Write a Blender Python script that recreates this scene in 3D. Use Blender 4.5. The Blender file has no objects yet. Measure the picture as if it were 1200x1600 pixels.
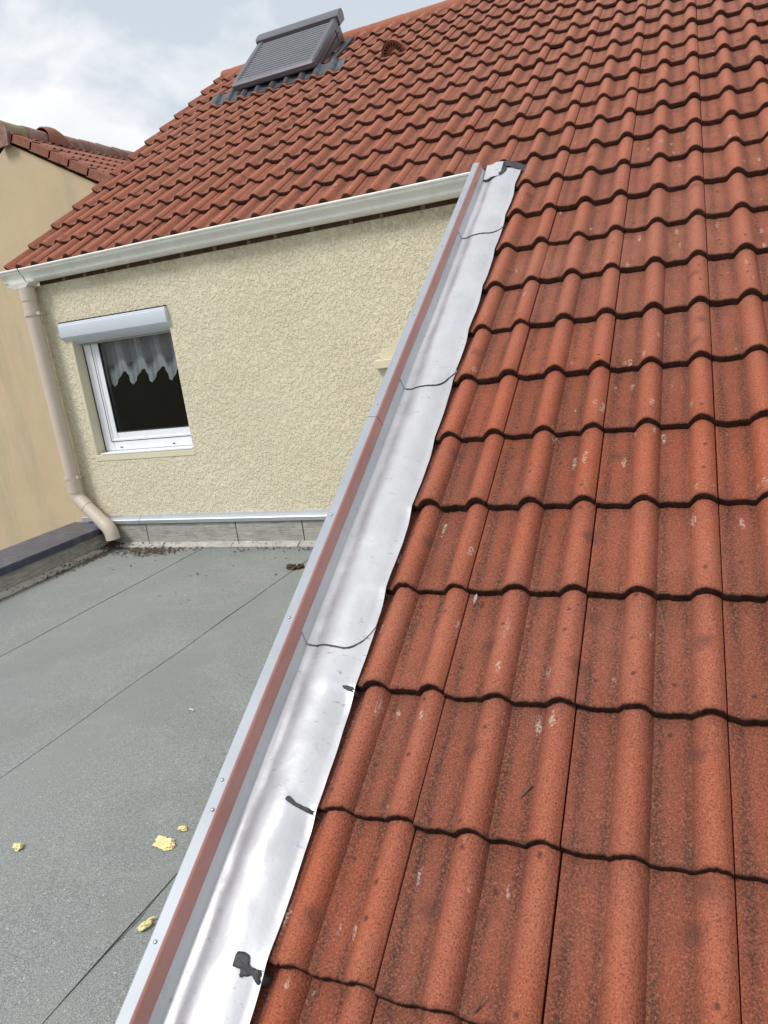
import bpy, math, random
import numpy as np
from mathutils import Vector, Matrix, noise

rad = math.radians
S = bpy.context.scene
COL = S.collection
rng = np.random.default_rng(7)
random.seed(7)

# ------------------------------------------------------------------ camera
cd = bpy.data.cameras.new('camera')
cam = bpy.data.objects.new('camera', cd)
COL.objects.link(cam)
RR = ((0.91762664, 0.37580987, -0.12933791),
      (-0.02331322, -0.27396805, -0.96145619),
      (-0.39675918, 0.88527309, -0.24263904))
CP = Vector((0.56432735, -4.06426173, -0.71793755))
m = Matrix(((RR[0][0], -RR[1][0], -RR[2][0], CP.x),
            (RR[0][1], -RR[1][1], -RR[2][1], CP.y),
            (RR[0][2], -RR[1][2], -RR[2][2], CP.z),
            (0, 0, 0, 1)))
cam.matrix_world = m
cd.sensor_fit = 'HORIZONTAL'
cd.sensor_width = 36.0
cd.lens = 36.0 * 1151.6 / 1200.0
cd.clip_start = 0.02
cd.clip_end = 3000
S.camera = cam

# ------------------------------------------------------------------ sky and sun
SUN_EL, SUN_AZ = rad(52), rad(215)      # azimuth clockwise from +Y
W = bpy.data.worlds.new('World')
S.world = W
W.use_nodes = True
nt = W.node_tree
nt.nodes.clear()
out = nt.nodes.new('ShaderNodeOutputWorld')
bg = nt.nodes.new('ShaderNodeBackground')
bg.inputs['Strength'].default_value = 0.1
sky = nt.nodes.new('ShaderNodeTexSky')
sky.sky_type = 'NISHITA'
sky.sun_disc = False
sky.sun_elevation = SUN_EL
sky.sun_rotation = SUN_AZ
sky.air_density = 1.0
sky.dust_density = 2.0
tc = nt.nodes.new('ShaderNodeTexCoord')
mp = nt.nodes.new('ShaderNodeMapping')
mp.inputs['Scale'].default_value = (1.0, 1.0, 1.7)
mp.inputs['Location'].default_value = (0.35, 0.1, 0.62)
n1 = nt.nodes.new('ShaderNodeTexNoise')
n1.inputs['Scale'].default_value = 2.6
n1.inputs['Detail'].default_value = 6
n1.inputs['Roughness'].default_value = 0.52
n1.inputs['Distortion'].default_value = 0.25
cr = nt.nodes.new('ShaderNodeValToRGB')
cr.color_ramp.elements[0].position = 0.42
cr.color_ramp.elements[0].color = (0, 0, 0, 1)
cr.color_ramp.elements[1].position = 0.52
cr.color_ramp.elements[1].color = (1, 1, 1, 1)
n2 = nt.nodes.new('ShaderNodeTexNoise')
n2.inputs['Scale'].default_value = 4.2
n2.inputs['Detail'].default_value = 6
n2.inputs['Roughness'].default_value = 0.5
cr2 = nt.nodes.new('ShaderNodeValToRGB')
cr2.color_ramp.elements[0].position = 0.36
cr2.color_ramp.elements[0].color = (6.0, 6.2, 6.45, 1)
cr2.color_ramp.elements[1].position = 0.62
cr2.color_ramp.elements[1].color = (7.6, 7.7, 7.8, 1)
blue = nt.nodes.new('ShaderNodeMixRGB')           # thin veil over the blue
blue.inputs['Fac'].default_value = 0.86
blue.inputs['Color2'].default_value = (5.3, 5.8, 6.25, 1)
mx = nt.nodes.new('ShaderNodeMixRGB')
L = nt.links.new
L(tc.outputs['Generated'], mp.inputs['Vector'])
L(mp.outputs[0], n1.inputs['Vector'])
L(mp.outputs[0], n2.inputs['Vector'])
L(n1.outputs['Fac'], cr.inputs[0])
L(n2.outputs['Fac'], cr2.inputs[0])
L(sky.outputs[0], blue.inputs['Color1'])
L(cr.outputs[0], mx.inputs['Fac'])
L(blue.outputs[0], mx.inputs['Color1'])
L(cr2.outputs[0], mx.inputs['Color2'])
L(mx.outputs[0], bg.inputs['Color'])
L(bg.outputs[0], out.inputs[0])

sd = bpy.data.lights.new('sun', 'SUN')
sd.energy = 2.2
sd.angle = rad(18)
sd.color = (1.0, 0.965, 0.92)
sun = bpy.data.objects.new('sun', sd)
COL.objects.link(sun)
dvec = Vector((math.sin(SUN_AZ) * math.cos(SUN_EL), math.cos(SUN_AZ) * math.cos(SUN_EL), math.sin(SUN_EL)))
sun.rotation_euler = (-dvec).to_track_quat('-Z', 'Y').to_euler()
sun.location = (0, -6, 8)

S.view_settings.view_transform = 'Standard'
S.view_settings.look = 'None'
S.view_settings.exposure = 0.42
S.view_settings.gamma = 1.0

# ------------------------------------------------------------------ roof frame
TH = rad(30.93869)
CT, ST = math.cos(TH), math.sin(TH)
G = 0.30390266          # gauge between courses
TW = 0.30               # cover width of one tile
STEP = 0.025            # rise of one course over the next


def RP(x, v, h=0.0):
    """Point at x along the eave, v up the slope, h off the roof plane."""
    return (x, v * CT - h * ST, v * ST + h * CT)


def RPa(a):
    a = np.asarray(a, float)
    return np.stack([a[:, 0], a[:, 1] * CT - a[:, 2] * ST, a[:, 1] * ST + a[:, 2] * CT], 1)


# ------------------------------------------------------------------ helpers
def new_obj(name, verts, faces, mat=None, parent=None, smooth=False, origin=None):
    verts = np.asarray(verts, float).reshape(-1, 3)
    if origin is None:
        origin = tuple(parent_world(parent)) if parent else (verts.min(0) + verts.max(0)) / 2
    o0 = np.asarray(origin, float)
    me = bpy.data.meshes.new(name)
    me.from_pydata((verts - o0).tolist(), [], [tuple(int(i) for i in f) for f in faces])
    me.validate()
    me.update()
    if smooth:
        me.polygons.foreach_set('use_smooth', [True] * len(me.polygons))
    o = bpy.data.objects.new(name, me)
    COL.objects.link(o)
    if mat:
        me.materials.append(mat)
    if parent:
        o.parent = parent
        o.location = o0 - np.asarray(parent_world(parent))
    else:
        o.location = o0
    return o


def parent_world(p):
    v = Vector((0, 0, 0))
    while p:
        v += Vector(p.location)
        p = p.parent
    return v


def thing(name, label, cat, loc, group=None):
    o = bpy.data.objects.new(name, None)
    COL.objects.link(o)
    o.location = loc
    o.empty_display_size = 0.1
    tag(o, label, cat, group)
    return o


def tag(o, label=None, cat=None, group=None, kind=None):
    if label: o['label'] = label
    if cat: o['category'] = cat
    if group: o['group'] = group
    if kind: o['kind'] = kind
    return o


class MB:
    def __init__(s):
        s.v, s.f = [], []

    def add(s, v, f):
        n = len(s.v)
        s.v += [tuple(map(float, p)) for p in v]
        s.f += [tuple(i + n for i in q) for q in f]
        return s

    def box(s, x0, x1, y0, y1, z0, z1, fn=None, c=0.0):
        """box with optional chamfer c on all edges; fn maps points"""
        if c <= 0:
            v = [(x, y, z) for x in (x0, x1) for y in (y0, y1) for z in (z0, z1)]
            f = [(0, 1, 3, 2), (4, 6, 7, 5), (0, 4, 5, 1), (2, 3, 7, 6), (0, 2, 6, 4), (1, 5, 7, 3)]
        else:
            v, idx = [], {}
            X, Y, Z = (x0, x1), (y0, y1), (z0, z1)
            for i in (0, 1):
                for j in (0, 1):
                    for k in (0, 1):
                        si, sj, sk = (1, -1)[i], (1, -1)[j], (1, -1)[k]
                        for ax in range(3):
                            p = [X[i] + si * c, Y[j] + sj * c, Z[k] + sk * c]
                            p[ax] = (X[i], Y[j], Z[k])[ax]
                            idx[i, j, k, ax] = len(v)
                            v.append(tuple(p))
            f = []
            for ax in range(3):
                for s_ in (0, 1):
                    q = []
                    for a, b in ((0, 0), (1, 0), (1, 1), (0, 1)):
                        t = [a, b]
                        t.insert(ax, s_)
                        q.append(idx[t[0], t[1], t[2], ax])
                    f.append(tuple(q))
            for ax in range(3):       # edges along ax
                o1, o2 = [a for a in range(3) if a != ax]
                for a in (0, 1):
                    for b in (0, 1):
                        def g(e, A):
                            t = [0, 0, 0]; t[ax] = e; t[o1] = a; t[o2] = b
                            return idx[t[0], t[1], t[2], A]
                        f.append((g(0, o1), g(1, o1), g(1, o2), g(0, o2)))
            for i in (0, 1):
                for j in (0, 1):
                    for k in (0, 1):
                        f.append(tuple(idx[i, j, k, a] for a in range(3)))
        if fn: v = [fn(*p) for p in v]
        return s.add(v, f)

    def tube(s, pts, r, n=20, cap=True):
        pts = [Vector(p) for p in pts]
        rs = r if isinstance(r, (list, tuple)) else [r] * len(pts)
        v, f = [], []
        up = None
        for i, p in enumerate(pts):
            d = (pts[min(i + 1, len(pts) - 1)] - pts[max(i - 1, 0)]).normalized()
            if up is None:
                up = d.orthogonal().normalized()
            up = (up - d * up.dot(d)).normalized()
            w = d.cross(up)
            for k in range(n):
                a = 2 * math.pi * k / n
                v.append(p + (up * math.cos(a) + w * math.sin(a)) * rs[i])
        for i in range(len(pts) - 1):
            for k in range(n):
                a, b = i * n + k, i * n + (k + 1) % n
                f.append((a, b, b + n, a + n))
        if cap:
            f.append(tuple(range(n - 1, -1, -1)))
            f.append(tuple(range((len(pts) - 1) * n, len(pts) * n)))
        return s.add(v, f)

    def extrude(s, prof, x0, x1, nx=1, fn=None, cap=True):
        """closed profile of (y, z) swept along x"""
        n = len(prof)
        v = [(x0 + (x1 - x0) * i / nx, p[0], p[1]) for i in range(nx + 1) for p in prof]
        f = []
        for i in range(nx):
            for k in range(n):
                a, b = i * n + k, i * n + (k + 1) % n
                f.append((a, b, b + n, a + n))
        if cap:
            f.append(tuple(range(n - 1, -1, -1)))
            f.append(tuple(range(nx * n, nx * n + n)))
        if fn: v = [fn(*p) for p in v]
        return s.add(v, f)

    def build(s, name, mat, parent=None, smooth=False, origin=None):
        o = new_obj(name, s.v, s.f, mat, parent, smooth, origin)
        bm_fix(o)
        if smooth == 'auto':
            for p in o.data.polygons: p.use_smooth = True
            o.data.set_sharp_from_angle(angle=rad(35))
        return o


def bm_fix(o):
    import bmesh
    bm = bmesh.new()
    bm.from_mesh(o.data)
    bmesh.ops.recalc_face_normals(bm, faces=bm.faces)
    bm.to_mesh(o.data)
    bm.free()


def attr(o, name, vals):
    a = o.data.attributes.new(name, 'FLOAT', 'POINT')
    a.data.foreach_set('value', np.asarray(vals, np.float32))


def grid_sheet(name, nx, ny, fn, th, mat, parent, smooth=True):
    """thin closed sheet: fn(s,t) -> (x,v,h) roof coords top surface; th thickness"""
    top = [fn(i / nx, j / ny) for j in range(ny + 1) for i in range(nx + 1)]
    bot = [(p[0], p[1], p[2] - th) for p in top]
    n = len(top)
    v = RPa(np.array(top + bot))
    f = []
    w = nx + 1
    for j in range(ny):
        for i in range(nx):
            a = j * w + i
            f.append((a, a + 1, a + w + 1, a + w))
            f.append((n + a, n + a + w, n + a + w + 1, n + a + 1))
    ring = [i for i in range(w)] + [j * w + nx for j in range(1, ny + 1)] + \
           [ny * w + i for i in range(nx - 1, -1, -1)] + [j * w for j in range(ny - 1, 0, -1)]
    for a, b in zip(ring, ring[1:] + ring[:1]):
        f.append((a, n + a, n + b, b))
    o = new_obj(name, v, f, mat, parent, smooth)
    if smooth:
        o.data.set_sharp_from_angle(angle=rad(50))
    return o


# ------------------------------------------------------------------ materials
class NT:
    def __init__(s, name):
        s.m = bpy.data.materials.new(name)
        s.m.use_nodes = True
        s.t = s.m.node_tree
        s.b = s.t.nodes['Principled BSDF']
        s.out = s.t.nodes['Material Output']
        s.co = None

    def n(s, ty, **kw):
        nd = s.t.nodes.new(ty)
        for k, v in kw.items():
            if k in nd.bl_rna.properties.keys() and not k[0].isupper():
                setattr(nd, k, v)
            else:
                nd.inputs[k].default_value = v
        return nd

    def l(s, a, b):
        s.t.links.new(a, b)

    def coord(s, scale=(1, 1, 1), which='Object'):
        if not s.co: s.co = s.n('ShaderNodeTexCoord')
        mpn = s.n('ShaderNodeMapping')
        mpn.inputs['Scale'].default_value = scale
        s.l(s.co.outputs[which], mpn.inputs[0])
        return mpn.outputs[0]

    def noise(s, scale, detail=3, rough=0.5, vec=None, dist=0.0):
        nd = s.n('ShaderNodeTexNoise', Scale=scale, Detail=detail, Roughness=rough, Distortion=dist)
        s.l(vec if vec else s.coord(), nd.inputs['Vector'])
        return nd.outputs['Fac']

    def vor(s, scale, vec=None, feature='F1', rnd=1.0):
        nd = s.n('ShaderNodeTexVoronoi', feature=feature, voronoi_dimensions='2D')
        nd.inputs['Scale'].default_value = scale
        nd.inputs['Randomness'].default_value = rnd
        s.l(vec if vec else s.coord(), nd.inputs['Vector'])
        return nd.outputs['Distance'], (nd.outputs['Color'] if 'Color' in nd.outputs else None)

    def ramp(s, fac, a, b, ca=(0, 0, 0, 1), cb=(1, 1, 1, 1)):
        r = s.n('ShaderNodeValToRGB')
        if a > b: a, b, ca, cb = b, a, cb, ca
        e = r.color_ramp.elements
        e[0].position, e[0].color = a, ca
        e[1].position, e[1].color = b, cb
        s.l(fac, r.inputs[0])
        return r.outputs[0]

    def mix(s, fac, a, b, mode='MIX'):
        r = s.n('ShaderNodeMixRGB', blend_type=mode)
        for val, i in ((fac, 'Fac'), (a, 'Color1'), (b, 'Color2')):
            if isinstance(val, (int, float)):
                r.inputs[i].default_value = val
            elif isinstance(val, tuple):
                r.inputs[i].default_value = (*val[:3], 1)
            else:
                s.l(val, r.inputs[i])
        return r.outputs[0]

    def math(s, op, a, b=0.0):
        r = s.n('ShaderNodeMath', operation=op)
        for i, val in enumerate((a, b)):
            if isinstance(val, (int, float)):
                r.inputs[i].default_value = val
            else:
                s.l(val, r.inputs[i])
        return r.outputs[0]

    def attr(s, name):
        r = s.n('ShaderNodeAttribute', attribute_name=name)
        return r.outputs['Fac']

    def color(s, c):
        if isinstance(c, tuple): s.b.inputs['Base Color'].default_value = (*c[:3], 1)
        else: s.l(c, s.b.inputs['Base Color'])

    def set(s, **kw):
        for k, v in kw.items():
            k = k.replace('_', ' ')
            if isinstance(v, (int, float, tuple)): s.b.inputs[k].default_value = v
            else: s.l(v, s.b.inputs[k])

    def bump(s, h, dist, strength=1.0, prev=None):
        b = s.n('ShaderNodeBump')
        b.inputs['Strength'].default_value = strength
        b.inputs['Distance'].default_value = dist
        s.l(h, b.inputs['Height'])
        if prev: s.l(prev, b.inputs['Normal'])
        s.l(b.outputs[0], s.b.inputs['Normal'])
        return b.outputs[0]


def sxz(t):
    gm = t.n('ShaderNodeNewGeometry')
    q = t.n('ShaderNodeSeparateXYZ')
    t.l(gm.outputs['Position'], q.inputs[0])
    return q.outputs['Z']


def tile_material(name, base, light, edge_col, pink=0.0):
    t = NT(name)
    rnd, hgt, dirt, edge = t.attr('rnd'), t.attr('hgt'), t.attr('dirt'), t.attr('edge')
    c = t.coord()
    big = t.noise(1.1, 3, 0.6, c)
    med = t.noise(11, 5, 0.62, c)
    grain = t.noise(260, 2, 0.8, c)
    grain2 = t.noise(170, 3, 0.7, c)
    col = t.mix(t.ramp(rnd, 0.0, 1.0), base, tuple(x * k for x, k in zip(base, (0.72, 0.70, 0.74))))
    col = t.mix(t.math('MULTIPLY', hgt, 0.55), col, light)                      # worn, paler rolls
    col = t.mix(t.math('MULTIPLY', t.ramp(big, 0.38, 0.66), 0.30 + pink), col, (0.30, 0.165, 0.13))   # bleached areas
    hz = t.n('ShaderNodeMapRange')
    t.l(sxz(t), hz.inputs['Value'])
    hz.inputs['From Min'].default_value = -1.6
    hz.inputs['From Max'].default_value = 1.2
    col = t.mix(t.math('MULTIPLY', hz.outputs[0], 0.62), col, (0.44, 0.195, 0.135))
    # brown film in the pans
    film = t.math('MULTIPLY', t.math('SUBTRACT', 1.0, hgt), t.ramp(med, 0.25, 0.75))
    col = t.mix(t.math('MULTIPLY', film, 0.6), col, (0.150, 0.057, 0.035))
    # algae lines at the roll feet, broken up by streaks and grains
    streak = t.noise(26, 4, 0.65, t.coord((1, 0.12, 0.12)))
    d = t.math('MULTIPLY', dirt, t.ramp(streak, 0.24, 0.54))
    d = t.math('MULTIPLY', d, t.ramp(grain2, 0.36, 0.58))
    col = t.mix(t.math('MULTIPLY', d, 0.95), col, (0.042, 0.030, 0.024))
    # sand grains, dark and pale
    col = t.mix(t.math('MULTIPLY', t.ramp(grain, 0.53, 0.65), 0.7), col, (0.075, 0.030, 0.020))
    col = t.mix(t.math('MULTIPLY', t.ramp(grain, 0.45, 0.34), 0.35), col, (0.45, 0.22, 0.15))
    # dark lichen spots
    oc_ = t.coord()
    dt = t.n('ShaderNodeVectorMath', operation='DOT_PRODUCT')
    t.l(oc_, dt.inputs[0])
    dt.inputs[1].default_value = (0, CT, ST)
    sx = t.n('ShaderNodeSeparateXYZ')
    t.l(oc_, sx.inputs[0])
    cb = t.n('ShaderNodeCombineXYZ')
    t.l(sx.outputs[0], cb.inputs[0])
    t.l(dt.outputs['Value'], cb.inputs[1])
    flat = cb.outputs[0]
    vd, vc = t.vor(4.3, flat)
    wob = t.math('ADD', vd, t.math('MULTIPLY', t.noise(45, 4, 0.7), 0.20))
    sep = t.n('ShaderNodeSeparateColor')
    t.l(vc, sep.inputs[0])
    spot = t.math('MULTIPLY', t.ramp(wob, 0.23, 0.13), t.ramp(sep.outputs[0], 0.66, 0.70))
    col = t.mix(t.math('MULTIPLY', spot, 0.5), col, (0.075, 0.038, 0.032))
    vd3, vc3 = t.vor(13, flat)
    sep3 = t.n('ShaderNodeSeparateColor')
    t.l(vc3, sep3.inputs[0])
    spot3 = t.math('MULTIPLY', t.ramp(t.math('ADD', vd3, t.math('MULTIPLY', t.noise(90, 3), 0.12)), 0.16, 0.09), t.ramp(sep3.outputs[0], 0.82, 0.85))
    col = t.mix(t.math('MULTIPLY', spot3, 0.75), col, (0.05, 0.028, 0.022))
    # pale bird-dropping and lichen flecks, longer down the slope
    wv = t.noise(30, 2)
    vv = t.n('ShaderNodeVectorMath', operation='ADD')
    fm = t.n('ShaderNodeMapping')
    fm.inputs['Scale'].default_value = (1.7, 0.50, 1)
    t.l(flat, fm.inputs[0])
    t.l(fm.outputs[0], vv.inputs[0])
    wn = t.n('ShaderNodeTexNoise', Scale=55.0, Detail=3.0)
    t.l(t.coord(), wn.inputs['Vector'])
    sc = t.n('ShaderNodeVectorMath', operation='SCALE')
    t.l(wn.outputs['Color'], sc.inputs[0])
    sc.inputs['Scale'].default_value = 0.030
    t.l(sc.outputs[0], vv.inputs[1])
    vd2, vc2 = t.vor(17, vv.outputs[0])
    sep2 = t.n('ShaderNodeSeparateColor')
    t.l(vc2, sep2.inputs[0])
    patch = t.noise(1.9, 2)
    fleck = t.math('MULTIPLY', t.ramp(t.math('ADD', t.math('ADD', vd2, t.math('MULTIPLY', sep2.outputs[0], 0.16)), t.math('MULTIPLY', t.noise(120, 3, 0.7), 0.10)), 0.30, 0.20), t.ramp(t.math('ADD', sep2.outputs[1], t.math('SUBTRACT', t.math('MULTIPLY', patch, 0.9), 0.55)), 0.83, 0.87))
    fleck = t.math('MULTIPLY', fleck, t.ramp(t.noise(150, 3), 0.42, 0.6))
    col = t.mix(t.math('MULTIPLY', fleck, 0.48), col, (0.60, 0.53, 0.45))
    # mossy black nose faces
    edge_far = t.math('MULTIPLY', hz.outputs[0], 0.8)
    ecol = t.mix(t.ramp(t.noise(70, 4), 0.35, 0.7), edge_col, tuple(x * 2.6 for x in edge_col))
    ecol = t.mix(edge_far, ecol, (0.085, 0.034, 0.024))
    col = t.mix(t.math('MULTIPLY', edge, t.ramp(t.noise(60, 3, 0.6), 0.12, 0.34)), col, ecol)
    t.color(col)
    t.set(Roughness=0.85)
    t.b.inputs['Specular IOR Level'].default_value = 0.14
    b1 = t.bump(grain2, 0.0022, 0.9)
    b2 = t.bump(grain, 0.0018, 0.9, b1)
    t.bump(t.noise(28, 3), 0.0025, 0.5, b2)
    return t.m


M_TILE = tile_material('roof tile concrete', (0.325, 0.070, 0.031), (0.430, 0.120, 0.060), (0.018, 0.009, 0.007))
M_TILE_N = tile_material('neighbour tile', (0.165, 0.043, 0.038), (0.21, 0.068, 0.055), (0.03, 0.014, 0.012))


def simple(name, col, rough=0.5, metal=0.0, var=0.12, vscale=3.0, bump=0.0, bscale=60, spec=0.5, dirt=None):
    t = NT(name)
    c = t.noise(vscale, 5, 0.6)
    dark = tuple(x * (1 - var) for x in col)
    lite = tuple(min(1, x * (1 + var)) for x in col)
    cc = t.mix(t.ramp(c, 0.3, 0.7), dark, lite)
    if dirt:
        cc = t.mix(t.math('MULTIPLY', t.ramp(t.noise(dirt[0], 6, 0.7), 0.5, 0.75), dirt[1]), cc, dirt[2])
    t.color(cc)
    t.set(Metallic=metal, Roughness=rough)
    t.b.inputs['Specular IOR Level'].default_value = spec
    if bump: t.bump(t.noise(bscale, 4, 0.6), bump)
    return t.m


def stucco_material():
    t = NT('cream flattened render')
    c = t.coord((1, 1, 0.8))
    wn = t.n('ShaderNodeTexNoise', Scale=40.0, Detail=3.0)
    t.l(c, wn.inputs['Vector'])
    sc = t.n('ShaderNodeVectorMath', operation='SCALE')
    t.l(wn.outputs['Color'], sc.inputs[0])
    sc.inputs['Scale'].default_value = 0.016
    vv = t.n('ShaderNodeVectorMath', operation='ADD')
    t.l(c, vv.inputs[0])
    t.l(sc.outputs[0], vv.inputs[1])
    a = t.noise(62, 4, 0.62, vv.outputs[0], 0.3)
    plate = t.ramp(a, 0.32, 0.56)                   # flat trowelled plates with pits between
    fine = t.noise(130, 3, 0.6, c)
    h = t.math('ADD', plate, t.math('MULTIPLY', fine, 0.9))
    big = t.noise(1.5, 4, 0.6)
    col = t.mix(t.ramp(big, 0.3, 0.7), (0.67, 0.61, 0.455), (0.73, 0.67, 0.51))
    # patchy green-black darkening just under the eave
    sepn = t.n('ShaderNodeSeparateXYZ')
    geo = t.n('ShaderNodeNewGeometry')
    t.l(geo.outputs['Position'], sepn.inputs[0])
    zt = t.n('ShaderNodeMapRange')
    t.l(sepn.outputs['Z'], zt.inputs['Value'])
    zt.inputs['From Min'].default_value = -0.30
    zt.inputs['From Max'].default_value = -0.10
    eave_dark = t.math('MULTIPLY', zt.outputs[0], t.ramp(t.noise(7, 5, 0.7), 0.42, 0.66))
    eave_dark = t.math('MULTIPLY', eave_dark, t.ramp(t.noise(45, 3, 0.7), 0.35, 0.6))
    col = t.mix(t.math('MULTIPLY', eave_dark, 0.7), col, (0.16, 0.145, 0.08))
    t.color(col)
    t.set(Roughness=0.9)
    t.b.inputs['Specular IOR Level'].default_value = 0.15
    b_ = t.bump(t.noise(17, 3, 0.55), 0.012, 0.6)
    t.bump(h, 0.0048, 1.0, b_)
    return t.m


def felt_material():
    t = NT('slate-grey mineral felt')
    g = t.noise(330, 2, 0.85)
    g2 = t.noise(120, 3, 0.7)
    big = t.noise(1.3, 4, 0.55)
    col = t.mix(t.ramp(big, 0.3, 0.7), (0.188, 0.208, 0.208), (0.222, 0.238, 0.234))
    col = t.mix(t.math('MULTIPLY', t.ramp(g, 0.5, 0.62), 0.65), col, (0.44, 0.46, 0.44))
    col = t.mix(t.math('MULTIPLY', t.ramp(g, 0.49, 0.38), 0.65), col, (0.09, 0.105, 0.10))
    col = t.mix(t.math('MULTIPLY', t.ramp(g2, 0.52, 0.7), 0.25), col, (0.11, 0.12, 0.11))
    pud = t.noise(1.7, 3, 0.5)
    ring = t.math('MULTIPLY', t.ramp(pud, 0.47, 0.495), t.ramp(pud, 0.53, 0.50))
    col = t.mix(t.math('MULTIPLY', ring, 0.16), col, (0.30, 0.29, 0.25))
    col = t.mix(t.math('MULTIPLY', t.ramp(pud, 0.50, 0.60), 0.14), col, (0.15, 0.165, 0.16))
    # faint brown water marks
    col = t.mix(t.math('MULTIPLY', t.ramp(t.noise(3.1, 5, 0.65), 0.5, 0.72), 0.22), col, (0.21, 0.185, 0.14))
    vd, vc = t.vor(24)
    sp = t.n('ShaderNodeSeparateColor')
    t.l(vc, sp.inputs[0])
    fl = t.math('MULTIPLY', t.ramp(vd, 0.07, 0.04), t.ramp(sp.outputs[0], 0.72, 0.75))
    col = t.mix(fl, col, (0.45, 0.44, 0.40))
    t.color(col)
    t.set(Roughness=0.85)
    t.b.inputs['Specular IOR Level'].default_value = 0.25
    b = t.bump(g, 0.0012, 0.8)
    t.bump(t.noise(6, 3), 0.01, 0.35, b)
    return t.m


def curb_material():
    t = NT('weathered felt upstand')
    lines = t.noise(60, 4, 0.65, t.coord((0.15, 0.15, 2.2)))
    sp = t.noise(200, 3, 0.7)
    col = t.mix(t.ramp(lines, 0.3, 0.7), (0.22, 0.22, 0.20), (0.44, 0.435, 0.40))
    col = t.mix(t.math('MULTIPLY', t.ramp(sp, 0.52, 0.66), 0.6), col, (0.40, 0.39, 0.35))
    col = t.mix(t.math('MULTIPLY', t.ramp(t.noise(9, 5, 0.7), 0.48, 0.7), 0.45), col, (0.11, 0.095, 0.07))
    t.color(col)
    t.set(Roughness=0.9)
    t.bump(lines, 0.003)
    return t.m


def lead_material():
    t = NT('bright new sheet metal')
    big = t.noise(4.0, 4, 0.6)
    smear = t.noise(14, 5, 0.65, t.coord((1, 0.35, 0.35)))
    col = t.mix(t.ramp(big, 0.3, 0.7), (0.46, 0.468, 0.49), (0.53, 0.538, 0.558))
    col = t.mix(t.math('MULTIPLY', t.ramp(smear, 0.48, 0.72), 0.4), col, (0.43, 0.43, 0.49))
    shade_band = t.math('MULTIPLY', t.attr('crease_shade'), t.ramp(t.noise(7, 4, 0.6), 0.2, 0.6))  # dark reflection beside the crease, painted into the base colour
    col = t.mix(t.math('MULTIPLY', shade_band, 0.85), col, (0.27, 0.27, 0.30))
    # short dark scuffs
    sv = t.noise(70, 5, 0.75, t.coord((0.35, 1, 1)))
    sc = t.math('MULTIPLY', t.ramp(sv, 0.60, 0.68), t.ramp(t.noise(6, 2), 0.42, 0.56))
    col = t.mix(t.math('MULTIPLY', sc, 0.6), col, (0.14, 0.14, 0.17))
    t.color(col)
    t.set(Metallic=0.28)
    t.set(Roughness=t.ramp(t.noise(9, 4, 0.6), 0.3, 0.75, (0.32,) * 3 + (1,), (0.50,) * 3 + (1,)))
    b = t.bump(t.noise(5.5, 2, 0.5), 0.008, 0.4)
    t.bump(t.noise(24, 3, 0.5), 0.0022, 0.55, b)
    return t.m


def cap_material():
    t = NT('galvanised edge trim')
    big = t.noise(5.0, 3, 0.6)
    col = t.mix(t.ramp(big, 0.3, 0.7), (0.30, 0.325, 0.365), (0.35, 0.38, 0.42))
    col = t.mix(t.math('MULTIPLY', t.ramp(t.noise(40, 4, 0.7), 0.6, 0.75), 0.25), col, (0.36, 0.38, 0.42))
    t.color(col)
    t.set(Metallic=0.2, Roughness=0.5)
    t.bump(t.noise(7, 2), 0.0015, 0.5)
    return t.m


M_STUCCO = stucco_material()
M_FELT = felt_material()
M_CURB = curb_material()
M_LEAD = lead_material()
M_CAP = cap_material()
M_SMOOTH = simple('smooth cream plaster', (0.63, 0.585, 0.44), 0.85, var=0.06, bump=0.0015, bscale=40, spec=0.2)
M_PVC = simple('off-white gutter plastic', (0.80, 0.80, 0.765), 0.38, var=0.05, vscale=5, dirt=(14, 0.35, (0.45, 0.42, 0.34)))
M_PIPE = simple('beige-pink downpipe plastic', (0.53, 0.46, 0.385), 0.45, var=0.05, vscale=4, dirt=(20, 0.3, (0.40, 0.34, 0.27)))
M_WHITE = simple('white window frame plastic', (0.76, 0.78, 0.83), 0.3, var=0.03, dirt=(16, 0.25, (0.55, 0.55, 0.56)))
M_BOX = simple('pale blue-white aluminium shutter box', (0.62, 0.67, 0.75), 0.35, var=0.03)
M_BLACK = simple('black joint and painted shadow', (0.012, 0.012, 0.013), 0.6)
M_SEAL_SHADE = simple('black sealant and lap shadow', (0.032, 0.033, 0.037), 0.6, var=0.5, vscale=60, bump=0.002, bscale=90)
M_BRICK = simple('old red brick ends', (0.13, 0.060, 0.042), 0.9, var=0.35, vscale=18, bump=0.004, dirt=(30, 0.6, (0.06, 0.04, 0.03)))
M_MORTAR = simple('dirty mortar', (0.22, 0.19, 0.13), 0.95, var=0.3, vscale=20, bump=0.004)
M_TRIM = simple('grey aluminium wall trim', (0.50, 0.54, 0.58), 0.38, metal=0.6, var=0.06, dirt=(25, 0.3, (0.3, 0.31, 0.33)))
M_COPE = simple('dark blue-grey coping', (0.036, 0.042, 0.075), 0.28, var=0.15, vscale=6, spec=0.6, dirt=(12, 0.4, (0.22, 0.22, 0.25)))
M_STRIP = simple('pale lapped felt strip', (0.40, 0.385, 0.35), 0.85, var=0.15, vscale=12, bump=0.002, dirt=(22, 0.7, (0.13, 0.11, 0.08)))
M_OCHRE_A = None
M_RW = simple('grey roof window cladding', (0.115, 0.113, 0.135), 0.40, metal=0.3, var=0.08, vscale=8)
M_RWS = simple('grey roof shutter slats', (0.125, 0.13, 0.15), 0.42, metal=0.3, var=0.08, vscale=8)
M_APRON = simple('grey pleated lead apron', (0.085, 0.09, 0.105), 0.5, metal=0.3, var=0.25, vscale=20)
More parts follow.
